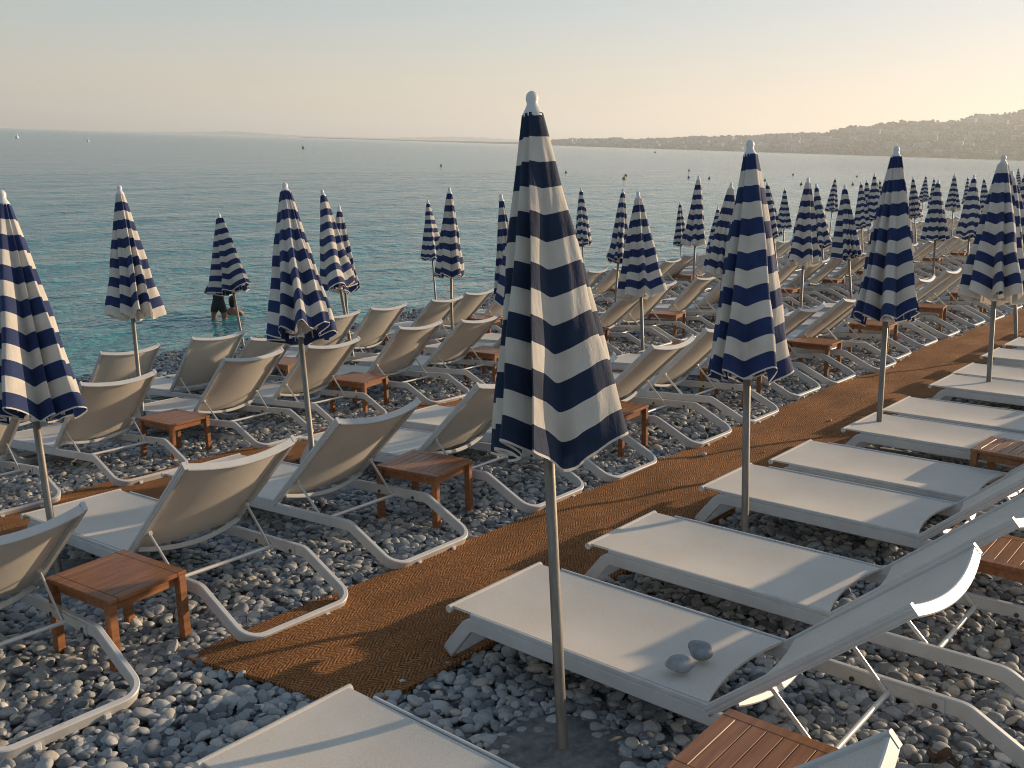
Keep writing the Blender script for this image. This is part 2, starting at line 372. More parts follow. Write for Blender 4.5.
def wave(X, Y):
    c, s = math.cos(R(-9)), math.sin(R(-9)); u = X * c - Y * s; v = X * s + Y * c
    amp = .035 * np.exp(-np.maximum(0, -u - 30) / 60)
    z = amp * (np.sin(u * 1.15 + 1.1 * np.sin(v * .11) + .5 * np.sin(v * .31 + 1)) + .6 * np.sin(u * 2.1 + v * .35 + 1.4 * np.sin(v * .17 + 2)) + .35 * np.sin(u * 3.7 - v * .6 + np.sin(v * .5)))
    return SEA_Z + z
def geo(a, b, n): return -np.geomspace(a, b, n)
sx = np.concatenate([geo(90, 9000, 60)[::-1], np.linspace(-90, -40, 90)[1:-1], np.linspace(-40, 0, 180), np.linspace(2, 9000, 30)])
sy = np.concatenate([np.linspace(-3000, -30, 16), np.linspace(-28, 60, 130), np.geomspace(62, 9000, 70)])
s = link('sea', grid_mesh('sea', sx, sy, wave), M['sea']); tag(s, 'calm blue green sea', 'sea', kind='structure')

# ------------------------------------------------------------------ pebbles (stuff)
SLABS = [(.84, -.23), (.41, 2.14), (.25, 4.75), (.5, 6.95), (-2.8, -.55), (-2.806, 1.439), (-6.64, 2.15)]
def pebbles():
    pts, sc, ro = [], [], []
    def scatter(x0, x1, y0, y1, dmin, dmax, dens, size, lift):
        n = int((x1 - x0) * (y1 - y0) * dens)
        x = rng.uniform(x0, x1, n); y = rng.uniform(y0, y1, n); z = terrain(x, y)
        q = np.stack([x - CAM.x, y - CAM.y, z - CAM.z], 1); d = q @ np.array(FWD)
        px = 512 + FPX * (q @ np.array(RIGHT)) / np.maximum(d, .1); py = 384 - FPX * (q @ np.array(UP)) / np.maximum(d, .1)
        S = np.interp(y, SHORE[:, 1], SHORE[:, 0])
        m = (d > max(dmin, .8)) & (d < dmax) & (px > -130) & (px < 1150) & (py < 900) & (x > S - .4)
        # keep the middle of the mats clear
        e_ = rng.normal(0, .018, n); m &= ~((x > -1.10 + e_) & (x < -.07 - e_) & (y > -.67 + .16 * (x + 1.13) + e_)); m &= ~((x > -4.85 + e_) & (x < -3.9 - e_) & (y > -2.1))
        for sx_, sy_ in SLABS: m &= (x - sx_) ** 2 + (y - sy_) ** 2 > (.20 + rng.normal(0, .045, n)) ** 2
        x, y, z, d = x[m], y[m], z[m], d[m]; k = len(x)
        l = size * np.exp(rng.normal(0, .30, k)); l = np.clip(l, size * .45, size * 2.1)
        a = l * rng.uniform(.62, .95, k); b = l * rng.uniform(.33, .58, k)
        pts.append(np.stack([x, y, z + hump(x, y) + lift - .006 + rng.uniform(-.022, .012, k)], 1))
        sc.append(np.stack([l, a, b], 1) / 2); ro.append(np.stack([rng.normal(0, .28, k), rng.normal(0, .28, k), rng.uniform(0, 6.283, k)], 1))
    scatter(-9, 4, -3, 9, 0, 8.5, 1050, .052, .0)
    k0 = len(pts)
    scatter(-13, 3, -3, 16, 8.5, 15, 640, .060, .0)
    scatter(-19, 2, -2, 34, 15, 30, 230, .09, .0)
    n = 6; x = rng.uniform(-1.05, -.12, n); y = rng.uniform(-.5, 14, n)      # a few stones kicked onto the mat
    pts.append(np.stack([x, y, terrain(x, y) + .036 + hump(x, y) * .8], 1)); l = .03 * np.exp(rng.normal(0, .4, n)); sc.append(np.stack([l, l * .8, l * .6], 1) / 2); ro.append(np.stack([x * 0, x * 0, x * 9], 1))
    P = np.concatenate(pts); Sc = np.concatenate(sc); Ro = np.concatenate(ro)
    me = bpy.data.meshes.new('pebbles'); me.vertices.add(len(P)); me.vertices.foreach_set('co', P.astype(np.float32).ravel())
    a = me.attributes.new('psize', 'FLOAT_VECTOR', 'POINT'); a.data.foreach_set('vector', Sc.astype(np.float32).ravel())
    a = me.attributes.new('prot', 'FLOAT_VECTOR', 'POINT'); a.data.foreach_set('vector', Ro.astype(np.float32).ravel())
    o = link('pebbles', me, M['pebble'])
    ng = bpy.data.node_groups.new('pebble_scatter', 'GeometryNodeTree')
    ng.interface.new_socket('Geometry', in_out='INPUT', socket_type='NodeSocketGeometry'); ng.interface.new_socket('Geometry', in_out='OUTPUT', socket_type='NodeSocketGeometry')
    gi = ng.nodes.new('NodeGroupInput'); go = ng.nodes.new('NodeGroupOutput')
    g2i = ng.nodes.new('GeometryNodeGeometryToInstance')
    for k in range(7):
        ico = ng.nodes.new('GeometryNodeMeshIcoSphere'); ico.inputs['Radius'].default_value = 1.0; ico.inputs['Subdivisions'].default_value = 3
        pos = ng.nodes.new('GeometryNodeInputPosition')
        add = ng.nodes.new('ShaderNodeVectorMath'); add.operation = 'ADD'; add.inputs[1].default_value = (k * 7.3, k * 3.1, k * 5.7)
        nz = ng.nodes.new('ShaderNodeTexNoise'); nz.inputs['Scale'].default_value = .75; nz.inputs['Detail'].default_value = 1.2
        sub = ng.nodes.new('ShaderNodeVectorMath'); sub.operation = 'SUBTRACT'; sub.inputs[1].default_value = (.5, .5, .5)
        mul = ng.nodes.new('ShaderNodeVectorMath'); mul.operation = 'SCALE'; mul.inputs['Scale'].default_value = .52
        spn = ng.nodes.new('GeometryNodeSetPosition'); sm = ng.nodes.new('GeometryNodeSetShadeSmooth'); mt = ng.nodes.new('GeometryNodeSetMaterial'); mt.inputs['Material'].default_value = M['pebble']
        k_ = ng.links.new
        k_(pos.outputs[0], add.inputs[0]); k_(add.outputs[0], nz.inputs['Vector']); k_(nz.outputs['Color'], sub.inputs[0]); k_(sub.outputs[0], mul.inputs[0])
        k_(ico.outputs['Mesh'], spn.inputs['Geometry']); k_(mul.outputs[0], spn.inputs['Offset']); k_(spn.outputs[0], sm.inputs[0]); k_(sm.outputs[0], mt.inputs['Geometry']); k_(mt.outputs[0], g2i.inputs[0])
    iop = ng.nodes.new('GeometryNodeInstanceOnPoints'); iop.inputs['Pick Instance'].default_value = True
    rv = ng.nodes.new('FunctionNodeRandomValue'); rv.data_type = 'INT'
    for sck in rv.inputs:
        if sck.type == 'INT' and sck.name == 'Max': sck.default_value = 6
    na = ng.nodes.new('GeometryNodeInputNamedAttribute'); na.data_type = 'FLOAT_VECTOR'; na.inputs['Name'].default_value = 'psize'
    nr = ng.nodes.new('GeometryNodeInputNamedAttribute'); nr.data_type = 'FLOAT_VECTOR'; nr.inputs['Name'].default_value = 'prot'
    e2r = ng.nodes.new('FunctionNodeEulerToRotation')
    k_(gi.outputs[0], iop.inputs['Points']); k_(g2i.outputs[0], iop.inputs['Instance'])
    k_([s_ for s_ in rv.outputs if s_.type == 'INT'][0], iop.inputs['Instance Index'])
    k_(na.outputs[0], iop.inputs['Scale']); k_(nr.outputs[0], e2r.inputs[0]); k_(e2r.outputs[0], iop.inputs['Rotation']); k_(iop.outputs[0], go.inputs[0])
    md = o.modifiers.new('scatter', 'NODES'); md.node_group = ng
    tag(o, 'rounded grey beach pebbles covering the ground', 'pebbles', kind='stuff')
    print('pebbles', len(P))
pebbles()

# ------------------------------------------------------------------ coir mats
def mat_strip(x0, x1, y0, y1, label, ragged):
    xs_ = np.linspace(x0, x1, 16); n = int((y1 - y0) / .09); ys_ = y0 + (y1 - y0) * np.linspace(0, 1, n) ** 1.0
    X, Y = np.meshgrid(xs_, ys_); u = (X - x0) / (x1 - x0)
    X2 = X + .022 * np.sin(Y * 1.3 + ragged) * (2 * u - 1) + .03 * np.sin(Y * .43 + ragged * 2)
    skew = .16 * u * np.exp(-(Y - y0) / .8); Y2 = Y + skew
    Z = terrain(X2, Y2) + .024 + hump(X2, Y2) * .8 + .006 * np.sin(Y2 * 5 + X2 * 3) + .004 * np.sin(X2 * 17 + Y2 * 2)
    ny, nx = X.shape; top = np.stack([X2.ravel(), Y2.ravel(), Z.ravel()], 1); bot = top - np.array([0, 0, .022])
    i = np.arange(nx * ny).reshape(ny, nx); o = nx * ny
    f = np.stack([i[:-1, :-1].ravel(), i[:-1, 1:].ravel(), i[1:, 1:].ravel(), i[1:, :-1].ravel()], 1).tolist()
    edge = list(i[0, :]) + list(i[1:, -1]) + list(i[-1, -2::-1]) + list(i[-2:0:-1, 0])
    f += [(int(edge[k]), int(edge[k] + o), int(edge[(k + 1) % len(edge)] + o), int(edge[(k + 1) % len(edge)])) for k in range(len(edge))]
    me = bpy.data.meshes.new('coir_mat'); me.from_pydata(np.concatenate([top, bot]).tolist(), [], f); finish(me, 50)
    tag(link('coir_mat', me, M['coir']), label, 'mat', 'coir walkways between lounger rows')
mat_strip(-1.13, -.03, -.72, 60, 'orange brown coir matting walkway running up from the bottom centre', .3)
mat_strip(-4.88, -3.86, -2.2, 64, 'orange brown coir matting strip behind the first row of loungers on the left', 1.7)

# ------------------------------------------------------------------ sun lounger
W = .70; LEN = 2.50
RA = R(41); BL = .925; HX, HZ = 1.392, .283
DV = Vector((math.cos(RA), 0, math.sin(RA))); NV = Vector((-math.sin(RA), 0, math.cos(RA)))
def sag(v, s): return (1 - (2 * v - 1) ** 2) * (.028 + .024 * max(0, s) / BL)
def bpt(s, v, off=0):
    return Vector((HX, .012 + (W - .024) * v, HZ)) + DV * s + NV * (off - sag(v, s))
def build_lounger():
    root = empty('sun_lounger')
    fr = MB()
    path = rounded([(-.035, W / 2, .035), (-.035, .016, .035), (.125, .016, .238), (2.115, .016, .238), (2.495, .016, .032), (2.495, W / 2, .032)], [.055, .075, .10, .10], 7)
    d = Vector((.16, 0, .203)).normalized(); up = Vector((0, -1, 0)).cross(d)
    a = MB(); a.sweep(path, rect(.066, .030), up)
    fr.add(a.v, a.f); n0 = len(a.v)
    fr.add([(x, W - y, z) for x, y, z in a.v], [tuple(reversed(f)) for f in a.f])
    frame = link('frame', fr.mesh('frame', 35), M['metal'], root)
    for x in (2.495, -.035):
        for y in (.20, .50):
            if x < 0: continue
            c = MB(); c.box((x - .026, y - .016, -.004), (x + .026, y + .016, .006), .003); c.box((x + .010, y - .014, .006), (x + .030, y + .014, .03), .003)
            link('glide', c.mesh('glide', 30), M['plastic'], frame)
    # inner ratchet plates with a toothed lower edge
    for y0, y1 in ((.0325, .0375), (W - .0375, W - .0325)):
        c = MB(); nn = 40; top = []; bot = []
        for k in range(nn + 1):
            x = 1.64 + .40 * k / nn; t = k / nn
            top.append((x, .262)); bot.append((x, .210 + .016 * abs(math.sin(t * math.pi * 4)) ** .6 - .006 * t))
        prof = top + bot[::-1]; m_ = len(prof)
        c.add([(x, y0, z) for x, z in prof] + [(x, y1, z) for x, z in prof],
              [(k, k + 1, 2 * nn + 1 - (k + 1), 2 * nn + 1 - k) for k in range(nn)] + [(m_ + 2 * nn + 1 - k, m_ + 2 * nn + 1 - (k + 1), m_ + k + 1, m_ + k) for k in range(nn)] +
              [(k, m_ + k, m_ + (k + 1) % m_, (k + 1) % m_) for k in range(m_)])
        pl = link('ratchet_plate', c.mesh('ratchet_plate', 30), M['metal'], root)
        for x in (1.675, 2.005):
            b = MB(); yy = y1 if y0 < .3 else y0; s_ = 1 if y0 < .3 else -1
            b.sweep([(x, yy, .228), (x, yy + s_ * .006, .228)], circ(.011, 10), (0, 0, 1))
            link('bolt', b.mesh('bolt', 30), M['dark'], pl)
    # seat: sling wrapped on a tube at the foot, bead rails along the sides
    c = MB(); nu, nv = 26, 13; top = []
    for i in range(nu + 1):
        for j in range(nv + 1):
            v = j / nv; u = i / nu; xe = 1.362 - .045 * (1 - (2 * v - 1) ** 2)
            x = -.012 + (xe + .012) * u
            top.append((x, .0235 + (W - .047) * v, .290 - .016 * (1 - (2 * v - 1) ** 2) * math.sin(math.pi * min(1, u * 1.02)) ** .6))
    k = (nu + 1) * (nv + 1); th = .012
    idx = lambda i, j: i * (nv + 1) + j
    fs = [(idx(i, j), idx(i + 1, j), idx(i + 1, j + 1), idx(i, j + 1)) for i in range(nu) for j in range(nv)]
    fs += [(k + idx(i, j + 1), k + idx(i + 1, j + 1), k + idx(i + 1, j), k + idx(i, j)) for i in range(nu) for j in range(nv)]
    ed = [idx(0, j) for j in range(nv + 1)] + [idx(i, nv) for i in range(1, nu + 1)] + [idx(nu, j) for j in range(nv - 1, -1, -1)] + [idx(i, 0) for i in range(nu - 1, 0, -1)]
    fs += [(ed[q], ed[(q + 1) % len(ed)], k + ed[(q + 1) % len(ed)], k + ed[q]) for q in range(len(ed))]
    c.add(top + [(x, y, z - th) for x, y, z in top], fs)
    seat = link('seat_sling', c.mesh('seat_sling', 50), M['sling'], root)
    c = MB(); c.sweep([(-.004, .006, .276), (-.004, W - .006, .276)], [(a_ * 1.0, b_) for a_, b_ in circ(.0185, 12)], (0, 0, 1)); link('foot_tube', c.mesh('foot_tube', 50), M['sling'], seat)
    for y0, y1 in ((.0005, .0155), (W - .0155, W - .0005)):
        c = MB(); c.box((.135, y0, .2715), (1.40, y1, .2945), .004); link('side_bead', c.mesh('side_bead', 30), M['metal'], seat)
    # backrest: the sling, with side rails, head bar and lower bar under it
    c = MB(); nu, nv = 16, 14; top = []
    for i in range(nu + 1):
        for j in range(nv + 1):
            u, v = i / nu, j / nv; s0 = .035 + .03 * (1 - (2 * v - 1) ** 2)
            top.append(bpt(s0 + (BL - .006 - s0) * u, .016 + .968 * v, .012))
    k = (nu + 1) * (nv + 1)
    idx = lambda i, j: i * (nv + 1) + j
    fs = [(idx(i, j), idx(i + 1, j), idx(i + 1, j + 1), idx(i, j + 1)) for i in range(nu) for j in range(nv)]
    fs += [(k + idx(i, j + 1), k + idx(i + 1, j + 1), k + idx(i + 1, j), k + idx(i, j)) for i in range(nu) for j in range(nv)]
    ed = [idx(0, j) for j in range(nv + 1)] + [idx(i, nv) for i in range(1, nu + 1)] + [idx(nu, j) for j in range(nv - 1, -1, -1)] + [idx(i, 0) for i in range(nu - 1, 0, -1)]
    fs += [(ed[q], ed[(q + 1) % len(ed)], k + ed[(q + 1) % len(ed)], k + ed[q]) for q in range(len(ed))]
    c.add(top + [p - NV * .007 for p in top], fs)
    back = link('backrest', c.mesh('backrest', 50), M['sling'], root)
    for y in (.012, W - .012):
        c = MB()
        c.sweep([Vector((HX, y, HZ)) + DV * s_ for s_ in (-.03, BL * .5, BL + .012)], [(-.023, -.011), (.019, -.011), (.023, -.007), (.023, .007), (.019, .011), (-.023, .011), (-.023, .007), (-.023, -.007)], NV)
        for o_ in (-.009, .008):
            yy = y + (-.0122 if y < .3 else .0122)
            c.sweep([Vector((HX, yy, HZ)) + DV * s_ + NV * o_ for s_ in (-.028, BL + .010)], rect(.010, .004, .0012), NV)
        link('side_rail', c.mesh('side_rail', 35), M['metal'], back)
    c = MB(); c.sweep([bpt(BL, .016 + .968 * v / 16, -.004) for v in range(17)], rect(.044, .020, .004), NV); link('head_bar', c.mesh('head_bar', 35), M['metal'], back)
    c = MB(); c.sweep([bpt(.10, .02 + .96 * v / 16, -.022 - .03 * (1 - (v / 8 - 1) ** 2)) for v in range(17)], rect(.030, .016, .004), NV); link('lower_bar', c.mesh('lower_bar', 35), M['metal'], back)
    # support struts and their cross rod
    for y in (.036, W - .036):
        c = MB(); p0 = Vector((HX, y, HZ)) + DV * .265 - NV * .02
        c.sweep([p0, (1.82, y + (.012 if y < .3 else -.012), .222)], rect(.009, .018, .002), (0, 1, 0))
        st = link('support_strut', c.mesh('support_strut', 30), M['steel'], root)
        c = MB(); c.sweep([p0 + Vector((0, -.010, 0)), p0 + Vector((0, .012, 0))], circ(.016, 10), (0, 0, 1)); link('bracket', c.mesh('bracket', 30), M['steel'], st)
    c = MB(); c.sweep([(1.825, .034, .222), (1.825, W - .034, .222)], circ(.0115, 10), (0, 0, 1)); link('cross_rod', c.mesh('cross_rod', 40), M['steel'], root)
    learn(root); return root
LOUNGER = build_lounger()
def merged_lounger():
    vs, fs, mi = [], [], []; mats = [M['metal'], M['sling'], M['steel'], M['plastic'], M['dark']]
    def go(o):
        if o.type == 'MESH':
            b = len(vs); vs.extend([tuple(v.co) for v in o.data.vertices]); k = mats.index(o.data.materials[0])
            for p in o.data.polygons: fs.append([b + i for i in p.vertices]); mi.append(k)
        for ch in KIDS[o.name]: go(ch)
    go(LOUNGER)
    me = bpy.data.meshes.new('sun_lounger'); me.from_pydata(vs, [], fs)
    for m_ in mats: me.materials.append(m_)
    me.polygons.foreach_set('material_index', mi); return finish(me, 35)
FAR_LOUNGER = merged_lounger()
lounger_used = False
def place_lounger(x, y, label, group, rot=0.0, far=False, nod=0.0):
    global lounger_used
    z0, z1 = tz(x, y + .35), tz(x + LEN, y + .35)
    pitch = -math.atan2(z1 - z0, LEN)
    if far:
        o = bpy.data.objects.new('sun_lounger', FAR_LOUNGER); COL.objects.link(o)
    else:
        o = copy_tree(LOUNGER) if lounger_used else LOUNGER; lounger_used = True
    if not far:
        da = 0 if group == ROWG['A'] else R(3.5) if 'rear bar on the pebbles' in label else 0 if y < 2 and group == ROWG['B'] else rng.normal(0, R(1.8)); H_ = Vector((HX, 0, HZ)); q_ = Quaternion((0, 1, 0), da)
        for ch in o.children if o is LOUNGER else [c_ for c_ in bpy.data.objects if c_.parent == o]:
            if ch.name.startswith('backrest'): ch.rotation_mode = 'QUATERNION'; ch.rotation_quaternion = q_; ch.location = H_ - q_ @ H_
    o.location = (x, y, z0 + .004); o.rotation_mode = 'XYZ'; o.rotation_euler = (0, pitch + nod, rot)
    tag(o, label, 'sun lounger', group); return o
ROWG = {'A': 'loungers with their feet to the right edge of the main mat', 'B': 'loungers backing onto the left edge of the main mat',
        'C': 'loungers in the second row from the mat', 'D': 'loungers in the row nearest the sea'}
def dep(x, y): return (Vector((x, y, tz(x, y))) - CAM).dot(FWD)

A = [(.16, -1.42), (-.05, .045), (-.01, 1.10), (-.03, 2.375), (.045, 3.215), (.10, 4.38), (.115, 5.17), (.10, 6.47), (.09, 7.21), (.045, 8.37), (.045, 9.30), (.0, 10.6), (.0, 11.45), (0, 12.7)]
A_lab = ['white lounger cut off by the bottom edge of the view, nearest the camera', 'white lounger with two grey stones lying on its seat',
         'white lounger just behind the one that carries two grey stones', 'white lounger directly behind the pole of the parasol right of centre',
         'white lounger, fifth from the camera in the row right of the mat']
for i, (x, y) in enumerate(A):
    lab = A_lab[i] if i < len(A_lab) else f'white lounger, {ordw(i + 1)} from the camera in the row right of the mat'
    place_lounger(x, y, lab, ROWG['A'], rng.normal(0, .006), False, .022)
B = [(-.97, -1.73), (-1.02, -.48), (-1.16, .61), (-1.18, 1.90), (-1.12, 2.81), (-1.115, 4.06), (-1.125, 5.02), (-1.265, 6.35), (-1.21, 7.18), (-1.12, 8.24), (-1.2, 9.0), (-1.25, 10.22), (-1.25, 11.2), (-1.25, 12.5), (-1.18, 13.32)]
y = 14.75
while y < 46:
    B.append((-1.25 + rng.normal(0, .04), y)); B.append((-1.25 + rng.normal(0, .04), y + .92)); y += 2.28
B_lab = ['white lounger cut off by the left edge with its rear bar on the pebbles', 'white lounger with rear bar on the near end of the brown mat',
         'white lounger, third in the row left of the mat, behind the slim parasol pole', 'white lounger half hidden behind the largest parasol']
i = 0
for x, y in B:
    xf = x + .095 - LEN
    if not any(in_view(xf + u, y + v, tz(xf + u, y) + .4, 15, 15) for u in (0, 1.2, 2.4) for v in (0, .7)): continue
    lab = B_lab[i] if i < len(B_lab) else f'white lounger, {ordw(i + 1)} from the camera in the row left of the mat'
    place_lounger(xf, y, lab, ROWG['B'], rng.normal(0, .008), y > 24); i += 1
C = [(-5.08, -.35), (-5.05, .79), (-5.1, 2.19), (-5.08, 3.22), (-5.1, 4.52), (-5.06, 5.47), (-5.1, 6.80), (-5.1, 7.72), (-5.12, 9.05)]
y = 10.0
while y < 60:
    C.append((-5.12 + rng.normal(0, .05), y)); C.append((-5.12 + rng.normal(0, .05), y + 1.3)); y += 2.25
i = 0
for x, y in C:
    xf = x - 2.04
    if not any(in_view(xf + u, y + v, tz(xf + u, y) + .4, 0, 0) for u in (0, 1.2, 2.4) for v in (0, .7)): continue
    place_lounger(xf, y, f'white lounger, {ordw(i + 1)} from the camera in the second row left of the mat', ROWG['C'], rng.normal(0, .012), y > 20); i += 1
D = [(-7.1, .92), (-7.2, 2.10), (-7.02, 3.12), (-6.85, 3.72), (-7.35, 5.2), (-7.42, 6.14), (-7.68, 7.58), (-8.03, 8.72), (-8.1, 9.9), (-8.3, 10.9), (-8.5, 12.1), (-8.78, 13.2), (-8.72, 14.0)]
y = 15.3
while y < 62:
    xx = -8.8 - min(1.2, (y - 14) * .06)
    D.append((xx + rng.normal(0, .08), y)); D.append((xx + rng.normal(0, .08), y + 1.0)); y += 2.3
i = 0
for x, y in D:
    xf = x - 2.04
    if not any(in_view(xf + u, y + v, tz(xf + u, y) + .4, 0, 0) for u in (0, 1.2, 2.4) for v in (0, .7)): continue
    place_lounger(xf, y, f'white lounger, {ordw(i + 1)} from the camera in the row nearest the sea', ROWG['D'], rng.normal(0, .03), y > 18); i += 1

# ------------------------------------------------------------------ side tables
def build_table():
    root = empty('side_table'); a, b, h = .258, .225, .375
    c = MB()
    for x0, x1 in ((-a, -a + .055), (a - .055, a)): c.box((x0, -b + .0551, h - .022), (x1, b - .0551, h), .003)
    for y0, y1 in ((-b, -b + .055), (b - .055, b)): c.box((-a, y0, h - .0225), (a, y1, h + .0003), .004)
    c.box((-a + .0545, -b + .0545, h - .0235), (a - .0545, b - .0545, h - .0212))  # backing board added under the slats to block light and darken their gaps
    n = 7; wd = (2 * a - .11) / n
    for k in range(n):
        x0 = -a + .055 + k * wd; c.box((x0 + .0022, -b + .0562, h - .021), (x0 + wd - .0022, b - .0562, h - .0008), .0005)
    link('table_top', c.mesh('table_top', 30), M['teak'], root)
    c = MB()
    for x in (-a + .03, a - .048): c.box((x, -b + .03, h - .075), (x + .018, b - .03, h - .0225), .002)
    for y_ in (-b + .03, b - .048): c.box((-a + .049, y_, h - .0755), (a - .049, y_ + .018, h - .0226), .002)
    link('apron', c.mesh('apron', 30), M['teak'], root)
    for sx_ in (-1, 1):
        for sy_ in (-1, 1):
            c = MB(); X, Y = sx_ * (a - .026), sy_ * (b - .026)
            c.sweep([(X, Y, h - .0228), (X + sx_ * .004, Y + sy_ * .004, -.04)], rect(.044, .044, .004), (1, 0, 0)); link('leg', c.mesh('leg', 30), M['teak'], root)
    learn(root); return root
TABLE = build_table(); table_used = False
def place_table(x, y, label, rot=0.0):
    global table_used
    o = copy_tree(TABLE) if table_used else TABLE; table_used = True
    o.location = (x, y, tz(x, y) + .006); o.rotation_euler = (0, -math.atan(SLOPE) * .6, rot)
    tag(o, label, 'side table', 'teak tables between the loungers')
place_table(1.75, -.335, 'slatted teak table beside the lounger at the bottom right', .02)
tabs = [('A', 1.80, 2.10), ('A', 1.42, 4.16), ('A', 1.55, 6.18), ('A', 1.55, 8.15), ('A', 1.5, 10.3)]
tabs += [('B', -1.55, -.80), ('B', -1.76, 1.575), ('B', -1.72, 3.78), ('B', -1.75, 6.02), ('B', -1.75, 8.1), ('B', -1.72, 9.93), ('B', -1.75, 12.15), ('B', -1.75, 14.3)]
yy = 16.7
while yy < 33: tabs.append(('B', -1.75, yy)); yy += 2.28
tabs += [('C', -5.5, 1.85), ('C', -5.5, 4.2), ('C', -5.5, 6.45), ('C', -5.55, 8.72), ('C', -5.55, 10.98)]
yy = 13.2
while yy < 36: tabs.append(('C', -5.55, yy)); yy += 2.25
tabs += [('D', -7.75, 4.82), ('D', -8.0, 7.25), ('D', -8.4, 9.62), ('D', -8.9, 11.85), ('D', -9.2, 15.0), ('D', -9.5, 18.3), ('D', -9.6, 20.6)]
nm = {'A': 'row right of the mat', 'B': 'row left of the mat', 'C': 'second row left of the mat', 'D': 'row nearest the sea'}; cnt = {}
for r_, x, y in tabs:
    if not any(in_view(x + u, y + v, tz(x, y) + h_, 0, 0) for u in (-.25, .25) for v in (-.25, .25) for h_ in (0, .37)): continue
    cnt[r_] = cnt.get(r_, 1 if r_ == 'A' else 0) + 1
    place_table(x, y, f'small teak table, {ordw(cnt[r_])} from the camera in the {nm[r_]}', .12 * (r_ != 'A') + rng.normal(0, .05) + .06 * (cnt[r_] == 1))

# ------------------------------------------------------------------ parasols
CAN = 1.335
def tent(u, u0, k=9.0):
    a_, b_ = u / u0, (1 - u) / (1 - u0)
    return max(0.0, -math.log(math.exp(-k * a_) + math.exp(-k * b_)) / k) / (1 - math.log(2) / k)
def canopy_mesh(seed, res, lean, white_first, flare, ribs_ang=None, rscale=1.0, fixed=None):
    """folded canopy hanging from z=0 downwards; lean = local horizontal drift of hanging cloth per metre"""
    g_ = np.random.default_rng(seed)
    nr = 8
    if ribs_ang is None:
        gaps = g_.uniform(.35, 1.9, nr); ribs_ang = np.cumsum(gaps) / gaps.sum() * 2 * np.pi + g_.uniform(0, 6.28)
    ribs_ang = np.asarray(ribs_ang, float); gaps = np.diff(np.append(ribs_ang, ribs_ang[0] + 2 * np.pi))
    depth = g_.uniform(.38, .70, nr); rl = g_.uniform(.82, 1.12, nr); drop = np.clip(.028 + .042 * gaps, .03, .08); skew = g_.uniform(.22, .78, nr)
    if fixed: depth, drop, skew = (np.asarray(a_, float) for a_ in fixed)
    seg = res[0]; rows = res[1]
    th, rr, dz = [], [], []
    for i in range(nr):
        for k in range(seg):
            u = k / seg; e = .5 - .5 * math.cos(math.pi * u)
            s_ = tent(u, skew[i])
            wr = .06 * math.sin(2 * math.pi * u * 2 + i)
            th.append(ribs_ang[i] + gaps[i] * u); rr.append(((1 - e) * rl[i] + e * rl[(i + 1) % nr]) * (1 - depth[i] * s_ * (1 + wr))); dz.append(drop[i] * s_)
    th = np.array(th); rr = np.array(rr); dz = np.array(dz)
    tz_ = g_.uniform(-.022, .022, nr); ti = np.interp(np.arange(nr * seg) / seg, np.arange(nr + 1), np.append(tz_, tz_[0])); dz = dz + ti - ti.min() * 0
    for _ in range(max(1, seg // 3)): rr = .25 * np.roll(rr, 1) + .5 * rr + .25 * np.roll(rr, -1); dz = .25 * np.roll(dz, 1) + .5 * dz + .25 * np.roll(dz, -1)
    phi = g_.uniform(0, 3.14); slant = g_.uniform(-.10, .10, 2); rr = rr * (1 + .12 * np.cos(2 * (th - phi)))
    T = np.linspace(0, 1, rows)
    V, band, hem = [], [], []; nb = 13.0 if not white_first else 13.0
    ph1, ph2 = g_.uniform(0, 6.28, 2); kf = 19 if seg > 8 else 11; kf2 = kf + 7; gather = .5 + .5 * np.cos(th - g_.uniform(0, 6.28)); gather = gather ** 1.5
    for t in T:
        base = (.046 + .300 * t ** 1.03) * rscale
        amt = min(1, .25 + 1.1 * t)
        r = base * (1 - amt + amt * rr)
        wob = .011 * t * (np.sin(5 * th + 4 * t + ph1) + .7 * np.sin(9 * th - 6 * t + ph2) + .5 * np.sin(14 * th + 9 * t + ph1)) + .006 * np.sin(16 * t + 2 * th + ph2) * t
        r = r + wob + gather * (.004 + .013 * t) * rscale * (np.sin(kf * th + ph1 + 1.2 * np.sin(2 * th)) + .5 * np.sin(kf2 * th + ph2))
        if flare is not None:
            ang, am, t0 = flare; dlt = np.angle(np.exp(1j * (th - ang))); r = r + am * np.exp(-(dlt / .35) ** 2) * max(0, (t - t0) / (1 - t0)) ** 1.5
        cx_, cy_ = (r * np.cos(th)), (r * np.sin(th)); ox, oy = (cx_.max() + cx_.min()) / 2 * (.85 if flare is None else 0), (cy_.max() + cy_.min()) / 2 * (.85 if flare is None else 0)
        x = cx_ - ox + lean[0] * t * CAN; y_ = cy_ - oy + lean[1] * t * CAN
        z = -.086 - CAN * .965 * (t + dz * t ** 1.2 * (.4 + .6 * t)) + .012 * t * np.sin(3 * th + ph1) + slant[0] * x + slant[1] * y_
        V.append(np.stack([x, y_, z], 1)); band.append(np.full(len(th), t * nb * .999 + (1 if white_first else 0))); hem.append(np.full(len(th), 1.0 if t > .9895 and not white_first else 0.0))
    V = np.concatenate(V); n = len(th)
    i = np.arange(rows * n).reshape(rows, n); j = np.roll(i, -1, 1)
    f = np.stack([i[:-1].ravel(), i[1:].ravel(), j[1:].ravel(), j[:-1].ravel()], 1)
    me = bpy.data.meshes.new('canopy'); me.from_pydata(V.tolist(), [], f.tolist())
    for nm_, arr in (('band', band), ('hem', hem)):
        a = me.attributes.new(nm_, 'FLOAT', 'POINT'); a.data.foreach_set('value', np.concatenate(arr).astype(np.float32))
    me.materials.append(M['canvas_dark' if seed == 1 else 'canvas']); finish(me, 55)
